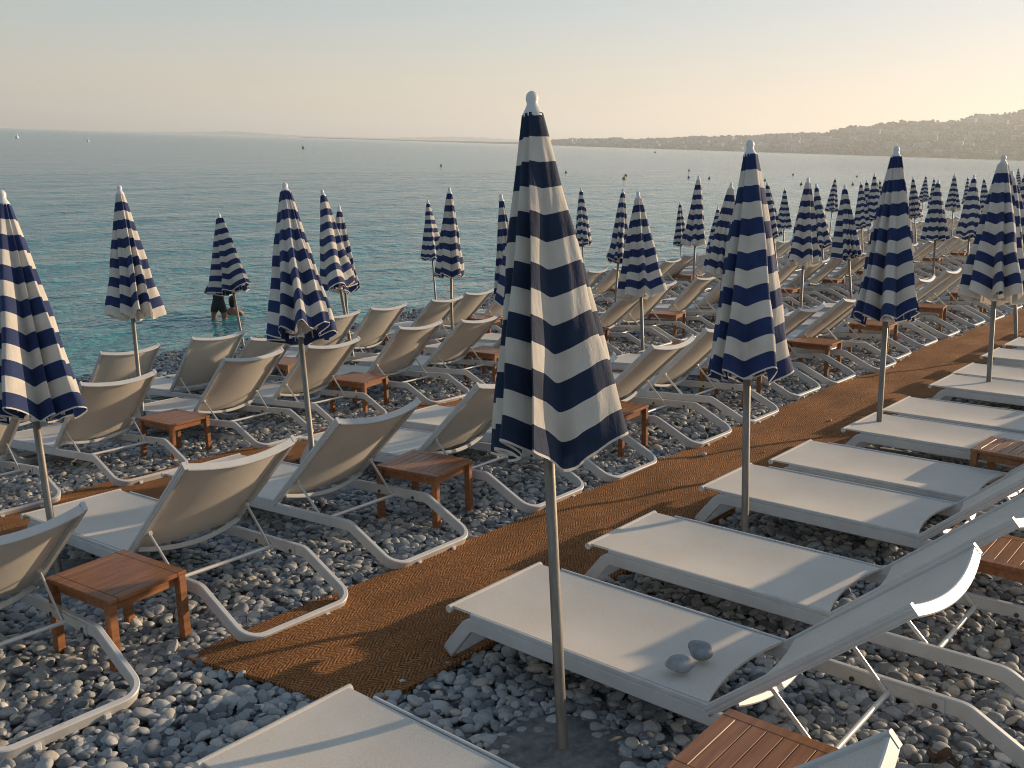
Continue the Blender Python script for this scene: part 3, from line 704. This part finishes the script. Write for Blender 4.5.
    # rib tips: ends of the spokes at the hem
    tips = [Vector(V[(rows - 1) * n + q * seg]) for q in range(nr)]
    return me, tips
def pole_mesh():
    c = MB(); c.lathe([(.0225, -.02), (.0225, .995), (.019, 1.0)], 14); return c.mesh('pole', 40)
LOWER = pole_mesh()
c = MB(); c.lathe([(.0165, 0), (.0165, 1.0)], 12); UPPER = c.mesh('upper_pole', 40)
c = MB(); c.lathe([(.030, -.05), (.033, -.045), (.033, -.012), (.028, 0)], 14); c.sweep([(.03, 0, -.028), (.075, 0, -.028)], circ(.007, 8), (0, 0, 1)); c.sweep([(.068, 0, -.028), (.09, 0, -.028)], circ(.016, 8), (0, 0, 1)); COLLAR = c.mesh('clamp', 40)
c = MB(); c.lathe([(.054, -.116), (.056, -.108), (.050, -.092), (.040, -.074), (.031, -.058), (.0285, -.046), (.032, -.034), (.033, -.022), (.029, -.006), (.019, .005), (.007, .010)], 16); FINIAL = c.mesh('finial', 50)
c = MB(); c.lathe([(.31, -.05), (.315, -.01), (.29, .012), (.06, .02), (.05, .034), (.035, .036)], 28); SLAB = c.mesh('base_slab', 40)
SEVEN = -1
def place_parasol(base, tip, label, seed, near, white_first, flare=None, ribs=None, rs=1.0, slab=False, group='closed striped parasols', fixed=None):
    base = Vector(base); tip = Vector(tip)
    if near < 2: base.z = tz(base.x, base.y)
    ax = (tip - base); Ln = ax.length; ax.normalize()
    root = empty('parasol', base); q = Vector((0, 0, 1)).rotation_difference(ax); root.rotation_mode = 'QUATERNION'; root.rotation_quaternion = q
    gl = q.inverted() @ Vector((0, 0, -1)); lean = (gl.x / -gl.z * .05, gl.y / -gl.z * .05)
    dr = {1: .040, 5: .02, 6: .035}.get(seed, .05 if seed == SEVEN else .0) / CAN; lean = (lean[0] + .76 * dr, lean[1] + .65 * dr)   # cloth blown a little along the beach
    res = {2: (16, 70), 1: (10, 40), 0: (6, 24)}[near]
    me, tips = canopy_mesh(seed, res, lean, white_first, flare, ribs, rs, fixed)
    cn = link('canopy', me, M['canvas'], root); cn.location = (0, 0, Ln)
    o = link('finial', FINIAL, M['plastic'], root); o.location = (0, 0, Ln); o.scale = (.78, .78, .86)
    if near:
        rb = MB()
        for t_ in tips:
            e_ = Vector((t_.x * .6, t_.y * .6, t_.z)); rb.sweep([Vector((0, 0, -.12)), e_ * .5 + Vector((0, 0, -.03)), Vector((e_.x, e_.y, e_.z - .022))], circ(.005, 6), (1, 0, .1))
        o = link('rib_frame', rb.mesh('rib_frame', 40), M['steel'], cn)
    low = max(.35, Ln - CAN - .06)
    o = link('pole', LOWER, M['pole'], root); o.scale = (1, 1, low)
    o2 = link('upper_pole', UPPER, M['steel'], root); o2.location = (0, 0, low - .01); o2.scale = (1, 1, Ln - low - .02)
    if near:
        o3 = link('clamp', COLLAR, M['steel'], root); o3.location = (0, 0, low); o3.rotation_euler = (0, 0, seed * 1.7)
    if slab:
        o4 = link('base_slab', SLAB, M['slab'], root); o4.rotation_mode = 'QUATERNION'
        sl = Quaternion((0, 1, 0), -math.atan(SLOPE)); o4.rotation_quaternion = q.inverted() @ sl
    tag(root, label, 'parasol', group)
    return root
GA = 'closed striped parasols along the right of the mat'; GB = 'closed striped parasols between the first row left of the mat'
GC = 'closed striped parasols between the second row left of the mat'; GD = 'closed striped parasols along the water'
def B3(x, y): return (x, y, tz(x, y))
place_parasol(B3(.84, -.23), (.27, .13, 2.61), 'largest navy and white striped parasol, closed, in front of all the others', 1, 2, False, (.5, .07, .2), [R(d_) for d_ in (-66, 27, 65, 110, 150, 190, 235, 267)], 1.0, True, GA,
              ([.70, .5, .5, .5, .5, .5, .62, .55], [.092, .04, .04, .04, .04, .05, .07, .05], [.17, .5, .5, .5, .5, .5, .55, .6]))
place_parasol(B3(.41, 2.14), (-.01, 2.57, 2.47), 'closed navy and white parasol with white knob, next to the right of the largest parasol', 2, 2, False, None, None, 1.0, True, GA)
place_parasol(B3(.25, 4.75), (-.1, 5.33, 2.48), 'closed navy and white parasol with white knob, second to the right of the largest parasol', 3, 2, False, (3.6, .06, .75), None, 1.08, True, GA)
place_parasol(B3(.50, 6.95), (.15, 7.60, 2.44), 'closed parasol with a white tip and white lowest band at the far right', 4, 2, True, None, None, 1.08, True, GA)
place_parasol(B3(-2.80, -.55), (-3.55, -.37, 2.03), 'closed navy and white parasol cut by the left edge, cloth flaring right', 5, 2, False, (.6, .07, .2), None, 1.05, True, GB)
place_parasol(B3(-2.806, 1.439), (-4.17, 2.23, 2.02), 'closed parasol on a slim white pole behind the third lounger left of the mat', 6, 2, False, None, None, 1.05, True, GB)
P = [('41', 'A', (-.02, 10.22), (-.48, 10.56, 2.26), 1), ('13b', 'B', (-3.70, 4.90), (-4.13, 5.34, 2.10), 0), ('16', 'B', (-4.16, 8.11), (-4.63, 8.45, 1.82), 1),
     ('20', 'B', (-4.13, 10.09), (-4.39, 10.64, 1.93), 1), ('23', 'B', (-3.70, 12.08), (-4.03, 12.57, 2.01), 1), ('26', 'B', (-4.21, 15.58), (-4.73, 15.88, 1.82), 0),
     ('37', 'B', (-3.51, 20.45), (-3.80, 20.98, 2.03), 0), ('34', 'B', (-4.31, 20.73), (-4.64, 21.21, 1.88), 0), ('40', 'B', (-3.01, 23.46), (-3.44, 23.85, 2.04), 0),
     ('7', 'C', (-6.64, 2.15), (-7.35, 2.42, 1.84), 1), ('9', 'C', (-7.53, 5.89), (-8.37, 6.00, 1.69), 0), ('13a', 'C', (-5.74, 7.22), (-6.30, 7.51, 1.71), 0),
     ('12', 'C', (-7.62, 7.96), (-8.13, 8.36, 1.70), 0), ('15', 'C', (-7.81, 12.75), (-8.13, 13.27, 1.61), 0), ('18', 'C', (-7.08, 14.47), (-7.46, 15.01, 1.88), 1),
     ('24', 'C', (-5.73, 18.01), (-6.34, 18.26, 1.74), 0), ('21', 'C', (-7.84, 20.10), (-8.53, 20.32, 1.66), 0), ('27', 'C', (-8.30, 26.88), (-8.79, 27.26, 1.58), 0),
     ('29', 'C', (-8.01, 27.14), (-8.52, 27.57, 1.84), 0), ('28', 'C', (-9.19, 29.76), (-9.71, 30.13, 1.58), 0), ('31', 'C', (-8.24, 31.58), (-8.80, 31.93, 1.71), 0),
     ('35', 'C', (-8.73, 37.09), (-9.13, 37.61, 1.78), 1), ('38', 'C', (-8.03, 39.09), (-8.53, 39.46, 1.64), 0),
     ('8', 'D', (-11.83, 6.96), (-12.61, 7.06, 1.03), 0), ('10', 'D', (-9.35, 7.32), (-9.93, 7.60, 1.32), 0), ('11', 'D', (-13.30, 13.33), (-13.90, 13.60, 1.05), 0),
     ('14', 'D', (-11.40, 16.66), (-11.93, 17.03, 1.38), 0), ('17', 'D', (-13.57, 25.0), (-13.97, 25.30, .71), 0), ('19', 'D', (-11.73, 23.84), (-11.98, 24.22, .71), 0),
     ('22', 'D', (-12.06, 29.37), (-12.45, 29.80, 1.18), 0), ('25', 'D', (-13.60, 37.0), (-13.88, 37.62, 1.41), 0), ('30', 'D', (-12.05, 38.61), (-12.51, 39.03, 1.38), 0),
     ('33', 'D', (-11.60, 44.18), (-12.07, 44.61, 1.45), 0), ('32', 'D', (-14.49, 51.16), (-14.75, 51.81, 1.42), 0), ('36', 'D', (-12.47, 51.88), (-12.80, 52.44, 1.42), 0),
     ('39', 'D', (-14.94, 72.9), (-15.47, 73.5, 1.81), 0)]
SEVEN = 20 + [k for k, p in enumerate(sorted(P, key=lambda p: dep(*p[2]))) if p[0] == '7'][0]
grp = {'A': GA, 'B': GB, 'C': GC, 'D': GD}
where = {'A': 'along the right of the mat', 'B': 'in the first row left of the mat', 'C': 'in the second row left of the mat', 'D': 'in the row nearest the sea'}
seen = {'A': 4, 'B': 2, 'C': 0, 'D': 0}
P.sort(key=lambda p: dep(*p[2]))
for k, (id_, r_, b_, t_, wf) in enumerate(P):
    seen[r_] += 1; d_ = dep(*b_)
    place_parasol(B3(*b_), t_, f'closed striped parasol, {ordw(seen[r_])} from the camera {where[r_]}', 20 + k, 1 if d_ < 20 else 0, bool(wf), None, None, 1.42 if id_ == '8' else .74 if id_ in ('13a', '13b') else 1.0 if r_ in 'BA' else .92, d_ < 15, grp[r_])

# ------------------------------------------------------------------ small things near the camera
def stone(name, loc, size, rot, seed, mat, label):
    bm = bmesh.new(); bmesh.ops.create_icosphere(bm, subdivisions=4, radius=1)
    for v in bm.verts:
        n_ = mnoise.noise(v.co * .9 + Vector((seed, seed * 2, 0))); v.co *= 1 + .30 * n_ + .02 * mnoise.noise(v.co * 4 + Vector((seed, 0, 0)))
        v.co = Vector((v.co.x * size[0], v.co.y * size[1], v.co.z * size[2]))
    me = bpy.data.meshes.new(name); bm.to_mesh(me); bm.free(); finish(me, 180)
    o = link(name, me, mat); o.location = loc; o.rotation_euler = rot; tag(o, label, 'stone', 'stones on the lounger seat'); return o
def seat_z(x, y, fx=-.05, fy=.045): return tz(fx, fy + .35) + (x - fx) * SLOPE + .292 - .012
stone('beach_stone', (1.09, .20, seat_z(1.09, .20) + .028), (.058, .044, .030), (0, -.05, .5), 3, M['stone2'], 'paler oval stone on the lounger seat, nearer the front edge')
stone('beach_stone', (1.10, .345, seat_z(1.10, .345) + .035), (.052, .046, .038), (.1, 0, .2), 8, M['stone'], 'rounder bluish grey stone on the lounger seat')
# a dried leaf curled on the pebbles
c = MB(); nn = 12
for q in range(2):
    pass
gv = []; gf = []
for i in range(nn + 1):
    for j in range(7):
        u = i / nn - .5; v = j / 6 - .5; wd = .055 * math.cos(math.pi * u) ** .6 if abs(u) < .5 else 0
        gv.append((u * .16, v * 2 * wd * .7, .03 * abs(v) * 2 + .018 * math.sin(u * 9) + .01 * math.sin(v * 14 + u * 8)))
for i in range(nn):
    for j in range(6): gf.append((i * 7 + j, (i + 1) * 7 + j, (i + 1) * 7 + j + 1, i * 7 + j + 1))
k = len(gv); gv2 = gv + [(x, y_, z - .003) for x, y_, z in gv]
gf2 = gf + [tuple(k + q for q in reversed(f_)) for f_ in gf]
me = bpy.data.meshes.new('dry_leaf'); me.from_pydata(gv2, [], gf2); finish(me, 60)
lf = link('dry_leaf', me, M['leaf']); lf.location = (2.02, .60, tz(2.02, .6) + .03); lf.rotation_euler = (.1, .1, .5); lf.scale = (.75, .75, .8)
tag(lf, 'curled brown dried leaf on pebbles beside a lounger rail', 'leaf')

# ------------------------------------------------------------------ people in the water
def skin_body(name, verts, edges, radii, root_i, mat):
    me = bpy.data.meshes.new(name); me.from_pydata(verts, edges, [])
    o = bpy.data.objects.new(name, me); COL.objects.link(o)
    o.modifiers.new('skin', 'SKIN')
    lay = me.skin_vertices[0] if me.skin_vertices else None
    for i_, sv in enumerate(me.skin_vertices[0].data):
        r_ = radii[i_]; sv.radius = r_ if isinstance(r_, tuple) else (r_, r_); sv.use_root = (i_ == root_i)
    sb = o.modifiers.new('sub', 'SUBSURF'); sb.levels = 2; sb.render_levels = 2
    dg = bpy.context.evaluated_depsgraph_get(); dg.update()
    m2 = bpy.data.meshes.new_from_object(o.evaluated_get(dg)); bpy.data.objects.remove(o); finish(m2, 180); m2.materials.clear()
    return link(name, m2, mat)
def shell(src, sel, off, name, mat, parent):
    """clothing: the body faces chosen by sel, pushed outward"""
    bm = bmesh.new(); bm.from_mesh(src.data); bm.normal_update()
    dele = [f for f in bm.faces if not sel(f.calc_center_median())]
    bmesh.ops.delete(bm, geom=dele, context='FACES')
    for v in bm.verts: v.co += v.normal * off
    me_ = bpy.data.meshes.new(name); bm.to_mesh(me_); bm.free(); finish(me_, 180); return link(name, me_, mat, parent)
def hair_cap(name, centre, r, mat, parent, tail=0):
    bm = bmesh.new(); bmesh.ops.create_icosphere(bm, subdivisions=3, radius=1)
    for v in bm.verts:
        if v.co.y > .25 and v.co.z < .45: v.co *= .8
        v.co = Vector((v.co.x * r * 1.0, v.co.y * r * 1.1 - .012, v.co.z * r * 1.15 + .02))
        if tail and v.co.z < 0 and v.co.y < .03: v.co.z *= tail
        v.co *= 1 + .06 * mnoise.noise(v.co * 30)
    me_ = bpy.data.meshes.new(name); bm.to_mesh(me_); bm.free(); finish(me_, 180); o = link(name, me_, mat, parent); o.location = centre; return o
# standing man, back to the camera, elbows out, hands in front; faces +y locally
mv = [(0, 0, .96), (0, 0, 1.12), (0, .0, 1.32), (0, -.01, 1.44), (0, .0, 1.53), (0, .03, 1.62), (0, .035, 1.72),
      (-.18, 0, 1.42), (-.34, -.03, 1.24), (-.24, .20, 1.20), (-.19, .27, 1.22), (.18, 0, 1.42), (.34, -.03, 1.25), (.24, .20, 1.22), (.19, .27, 1.24),
      (-.115, 0, .88), (-.15, .02, .50), (-.13, -.02, .09), (-.13, .10, .03), (.115, 0, .88), (.15, .02, .50), (.13, -.02, .09), (.13, .10, .03), (0, .135, 1.655)]
me_e = [(0, 1), (1, 2), (2, 3), (3, 4), (4, 5), (5, 6), (3, 7), (7, 8), (8, 9), (9, 10), (3, 11), (11, 12), (12, 13), (13, 14), (0, 15), (15, 16), (16, 17), (17, 18), (0, 19), (19, 20), (20, 21), (21, 22)]
mr = [(.13, .10), (.115, .09), (.18, .11), (.12, .09), .055, .085, .075, .065, .045, .036, .04, .065, .045, .036, .04, .095, .065, .045, .035, .095, .065, .045, .035, .01]
mv, mr = mv[:-1], mr[:-1]
man = skin_body('person', mv, me_e, mr, 0, M['skin'])
shell(man, lambda c_: .74 < c_.z < 1.02, .014, 'shorts', M['shorts'], man)
shell(man, lambda c_: 1.0 < c_.z < 1.47 and abs(c_.x) < .30, .014, 'shirt', M['shirt'], man)
hair_cap('hair', (0, .02, 1.69), .088, M['hair'], man)
man.scale = (.84, .84, .84); man.location = (-15.72, 8.98, SEA_Z - .50); man.rotation_euler = (0, 0, R(35))
tag(man, 'person in dark clothes standing thigh deep in the sea behind a closed parasol', 'person')
wv = [(0, 0, .0), (0, 0, .17), (0, .0, .34), (0, -.01, .45), (0, .0, .53), (0, .03, .62), (0, .035, .70),
      (-.15, 0, .43), (-.24, .08, .24), (-.14, .28, .20), (-.08, .34, .22), (.15, 0, .43), (.26, .06, .24), (.22, .28, .14), (.18, .36, .12), (-.09, .05, -.08), (-.11, .32, -.35), (-.10, .1, -.72), (.09, .05, -.08), (.11, .32, -.35), (.10, .1, -.72)]
we = [(0, 1), (1, 2), (2, 3), (3, 4), (4, 5), (5, 6), (3, 7), (7, 8), (8, 9), (9, 10), (3, 11), (11, 12), (12, 13), (13, 14), (0, 15), (15, 16), (16, 17), (0, 18), (18, 19), (19, 20)]
wr_ = [(.15, .10), (.12, .085), (.14, .095), (.10, .075), .048, .08, .07, .055, .038, .03, .035, .055, .038, .03, .035, .085, .06, .04, .085, .06, .04]
wom = skin_body('person', wv, we, wr_, 0, M['skin'])
hair_cap('hair', (0, .02, .67), .092, M['hair'], wom, 2.2)
wom.location = (-15.90, 9.46, SEA_Z - .38); wom.rotation_euler = (0, 0, R(60))
tag(wom, 'person with long dark hair low in the sea beside the standing bather', 'person')

# ------------------------------------------------------------------ buoys
def buoy(x, y, r, mat, label, group):
    c = MB(); c.lathe([(r * .5, -r * .5), (r, -r * .1), (r * 1.0, r * .25), (r * .7, r * .75), (r * .25, r * 1.1), (r * .14, r * 2.4), (r * .02, r * 2.5)], 12)
    o = link('buoy', c.mesh('buoy', 60), mat); o.location = (x, y, SEA_Z + .05); o.rotation_euler = (rng.normal(0, .1), rng.normal(0, .1), 0); tag(o, label, 'buoy', group)
dark = [(-84.5, 111.6), (-74.6, 112.4), (-67.8, 117.8), (-90.4, 156.4), (-64.7, 118.0), (-58.3, 121.8), (-73.1, 162.7), (-49.4, 113.6), (-47., 124.), (-64.4, 169.8), (-111.2, 113.), (-422.6, 669.8)]
for x, y in dark:
    k = (x * x + y * y) ** .5 / 130; buoy(x, y, .17 * max(1, k * .75), M['buoy_dark'], 'small dark mooring buoy floating off the beach', 'dark mooring buoys')
buoy(-67.3, 101.1, .24, M['buoy_yellow'], 'yellowish buoy floating among the small dark buoys off the beach', None)
buoy(-280.4, 216.2, .45, M['buoy_dark'], 'dark buoy alone far out on the left half of the sea', 'dark mooring buoys')
for x, y in ((-418, 177.7),): buoy(x, y, .75, M['buoy_white'], 'white buoy far out near the left edge of the sea', 'white buoys')
buoy(-349, 173, .5, M['buoy_white'], 'low white buoy far out, right of the taller white buoy', 'white buoys')

# ------------------------------------------------------------------ far coast across the bay
def bearing(px):
    """ground direction of picture column px at the horizon (used once to place the headland)"""
    d = FWD * FPX + RIGHT * (px - 512) + UP * (384 - (127 + .0305 * px)); return math.atan2(d.x, d.y)
sky_px = [300, 420, 500, 545, 560, 600, 640, 700, 740, 770, 800, 822, 844, 872, 903, 931, 953, 977, 1000, 1024, 1060, 1120, 1200]
sky_h = [.3, .8, 1.6, 3.0, 5.0, 6.8, 7.5, 11.5, 13.5, 15.5, 17.5, 18.5, 23.5, 27, 30.5, 30.5, 32.5, 37, 39, 41, 45, 50, 54]     # picture heights above the waterline
shore_d = [5600, 5400, 5200, 5000, 4900, 4600, 4400, 4100, 3900, 3800, 3700, 3600, 3500, 3400, 3300, 3250, 3200, 3150, 3100, 3050, 2950, 2800, 2600]
bear = [bearing(p) for p in sky_px]
def coast(b, t):
    """height and distance on the headland: bearing b, 0 at the water, 1 at the ridge"""
    D0 = np.interp(b, bear, shore_d); hp = np.interp(b, bear, sky_h); depth = 250 + hp * 34
    D = D0 + depth * t; H = hp * (D0 + depth) / FPX
    return D, H
def coast_h(b, t):
    D, H = coast(b, t)
    prof = np.where(t <= 1, (t ** .85) * (.94 + .06 * np.sin(t * 9 + b * 60)), 1 - (t - 1) * .5)
    n_ = .02 * np.sin(b * 310 + t * 5) + .03 * np.sin(b * 171 - t * 8) + .012 * np.sin(b * 730 + 3 * t)
    return D, SEA_Z + 1.0 + np.maximum(0, H * (prof + n_ * np.clip(t, 0, 1) * .6))
bs = np.linspace(bear[0], bear[-1], 260); ts = np.linspace(-.02, 1.6, 26)
Bm, Tm = np.meshgrid(bs, ts); Dm, Hm = coast_h(Bm, np.maximum(Tm, 0)); Hm = np.where(Tm < 0, SEA_Z - 2, Hm); 
Xm, Ym = CAM.x + Dm * np.sin(Bm), CAM.y + Dm * np.cos(Bm)
vv = np.stack([Xm.ravel(), Ym.ravel(), Hm.ravel()], 1); ii = np.arange(vv.shape[0]).reshape(Bm.shape)
ff = np.stack([ii[:-1, :-1].ravel(), ii[:-1, 1:].ravel(), ii[1:, 1:].ravel(), ii[1:, :-1].ravel()], 1)
me = bpy.data.meshes.new('hill'); me.from_pydata(vv.tolist(), [], ff.tolist()); finish(me, 180)
tag(link('hill', me, M['hill']), 'hazy wooded headland across the bay', 'headland', kind='structure')
# buildings of the town on the headland
def building_mesh(kind, wd, dp, ht, wall, roof_pitch):
    root = bpy.data.meshes.new('building'); c = MB(); c.box((-wd / 2, -dp / 2, -8), (wd / 2, dp / 2, ht)); n_wall = len(c.f)
    st = max(1, int(ht / 3.2))
    for k in range(st):
        z0 = .8 + k * ht / st; c.box((-wd / 2 + 1.2, -dp / 2 - .25, z0), (wd / 2 - 1.2, -dp / 2 + .5, z0 + ht / st * .45))
    n_win = len(c.f)
    if roof_pitch:
        a_, b_ = wd / 2 + .6, dp / 2 + .6
        c.add([(-a_, -b_, ht + .02), (a_, -b_, ht + .02), (a_, b_, ht + .02), (-a_, b_, ht + .02), (-a_ * .6, 0, ht + roof_pitch), (a_ * .6, 0, ht + roof_pitch)], [(0, 1, 5, 4), (1, 2, 5), (2, 3, 4, 5), (3, 0, 4), (0, 3, 2, 1)])
    else:
        c.box((-wd / 2 + 2, -dp / 2 + 2, ht + .01), (wd / 2 - 2, dp / 2 - 2, ht + 2.4))
    root.from_pydata(c.v, [], c.f); root.materials.append(M[wall]); root.materials.append(M['glass']); root.materials.append(M['roof'] if roof_pitch else M[wall])
    mi = [0] * n_wall + [1] * (n_win - n_wall) + [2] * (len(c.f) - n_win); root.polygons.foreach_set('material_index', mi); return finish(root, 0)
kinds = [building_mesh(0, 46, 16, 22, 'wall_white', 0), building_mesh(1, 30, 14, 16, 'wall_cream', 0), building_mesh(2, 22, 14, 10, 'wall_ochre', 3.5), building_mesh(3, 16, 12, 8, 'wall_cream', 3), building_mesh(4, 60, 18, 26, 'wall_cream', 0), building_mesh(5, 26, 14, 14, 'wall_white', 3)]
nb_ = 0
for k in range(900):
    if nb_ >= 210: break
    b = rng.uniform(bearing(560), bearing(1050)); t = rng.beta(1.1, 2.2) if rng.random() < .75 else rng.uniform(.3, .84)
    if rng.random() > .35 + .65 * np.interp(b, [bearing(560), bearing(800), bearing(1050)], [.3, .9, 1]): continue
    D, z = coast_h(np.float64(b), np.float64(t)); x, y = CAM.x + float(D) * math.sin(b), CAM.y + float(D) * math.cos(b)
    o = bpy.data.objects.new('apartment_building', kinds[int(rng.choice(6, p=[.2, .24, .16, .18, .08, .14]))]); COL.objects.link(o)
    o.location = (x, y, float(z) - 1); o.rotation_euler = (0, 0, -b + rng.normal(0, .35)); s_ = rng.uniform(.55, .95); o.scale = (s_, s_, s_)
    tag(o, 'pale hazy building among many on the hillside across the bay', 'building', 'hazy buildings on the far hillside'); nb_ += 1
# the wood between them reads as one mass
bm = bmesh.new(); bmesh.ops.create_icosphere(bm, subdivisions=1, radius=1); tv = np.array([v.co[:] for v in bm.verts]); tf = np.array([[v.index for v in f.verts] for f in bm.faces]); bm.free()
allv, allf = [], []
for k in range(6500):
    b = rng.uniform(bearing(545), bearing(1080)); t = rng.uniform(0, 1.08) ** .9
    D, z = coast_h(np.float64(b), np.float64(t)); r_ = rng.uniform(3.5, 7.5)
    v_ = tv * np.array([r_ * rng.uniform(.8, 1.6), r_ * rng.uniform(.8, 1.6), r_ * rng.uniform(.6, 1.1)]) * (1 + rng.normal(0, .16, (len(tv), 1)))
    allv.append(v_ + np.array([CAM.x + float(D) * math.sin(b), CAM.y + float(D) * math.cos(b), float(z) + r_ * .35])); allf.append(tf + k * len(tv))
me = bpy.data.meshes.new('hillside_trees'); me.from_pydata(np.concatenate(allv).tolist(), [], np.concatenate(allf).tolist()); finish(me, 60)
tag(link('hillside_trees', me, M['tree']), 'hazy mass of trees over the headland', 'trees', kind='stuff')
# very distant mountain ridge beyond the bay
rp = [120, 160, 200, 235, 270, 310, 380, 440, 470, 500, 540, 620]; rh = [0, .8, 1.8, 3.4, 2.2, 1.0, 1.4, 4.2, 5.0, 4.2, 3, 1.4]
rb_ = [bearing(p) for p in rp]; DD = 14000; vv = []; n_ = 120
for q in range(n_):
    b = rb_[0] + (rb_[-1] - rb_[0]) * q / (n_ - 1); h_ = float(np.interp(b, rb_, rh)) * DD / FPX * (1 + .08 * math.sin(b * 400)) + 1
    for d_, z in ((DD - 700, SEA_Z - 3), (DD - 250, h_ * .6), (DD, h_), (DD + 700, SEA_Z - 3)): vv.append((CAM.x + d_ * math.sin(b), CAM.y + d_ * math.cos(b), z))
ff = [(q * 4 + j, (q + 1) * 4 + j, (q + 1) * 4 + j + 1, q * 4 + j + 1) for q in range(n_ - 1) for j in range(3)]
me = bpy.data.meshes.new('mountain_ridge'); me.from_pydata(vv, [], ff); finish(me, 180)
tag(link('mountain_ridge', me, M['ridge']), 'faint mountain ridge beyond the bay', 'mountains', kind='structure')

# ------------------------------------------------------------------ haze
HAZE = 1.2e-4
if HAZE:
    c = MB(); c.box((-19000, -6000, -8), (12000, 19000, 420)); me = c.mesh('haze', 0)
    hm = bpy.data.materials.new('haze'); hm.use_nodes = True; nt = hm.node_tree; nt.nodes.remove(nt.nodes['Principled BSDF'])
    pv = nt.nodes.new('ShaderNodeVolumePrincipled'); pv.inputs['Color'].default_value = (.97, .985, .98, 1); pv.inputs['Density'].default_value = HAZE; pv.inputs['Anisotropy'].default_value = .35
    nt.links.new(pv.outputs[0], nt.nodes['Material Output'].inputs['Volume'])
    tag(link('haze', me, hm), 'warm evening haze over the bay', 'haze', kind='stuff')

# ------------------------------------------------------------------ render settings
scene.render.engine = 'CYCLES'
scene.cycles.use_denoising = True; scene.cycles.filter_width = 1.05
scene.cycles.max_bounces = 8; scene.cycles.volume_bounces = 1; scene.cycles.transparent_max_bounces = 8
vs = scene.view_settings; vs.view_transform = 'Standard'; vs.look = 'None'; vs.exposure = EXPOSURE; vs.gamma = 1; vs.use_curve_mapping = False
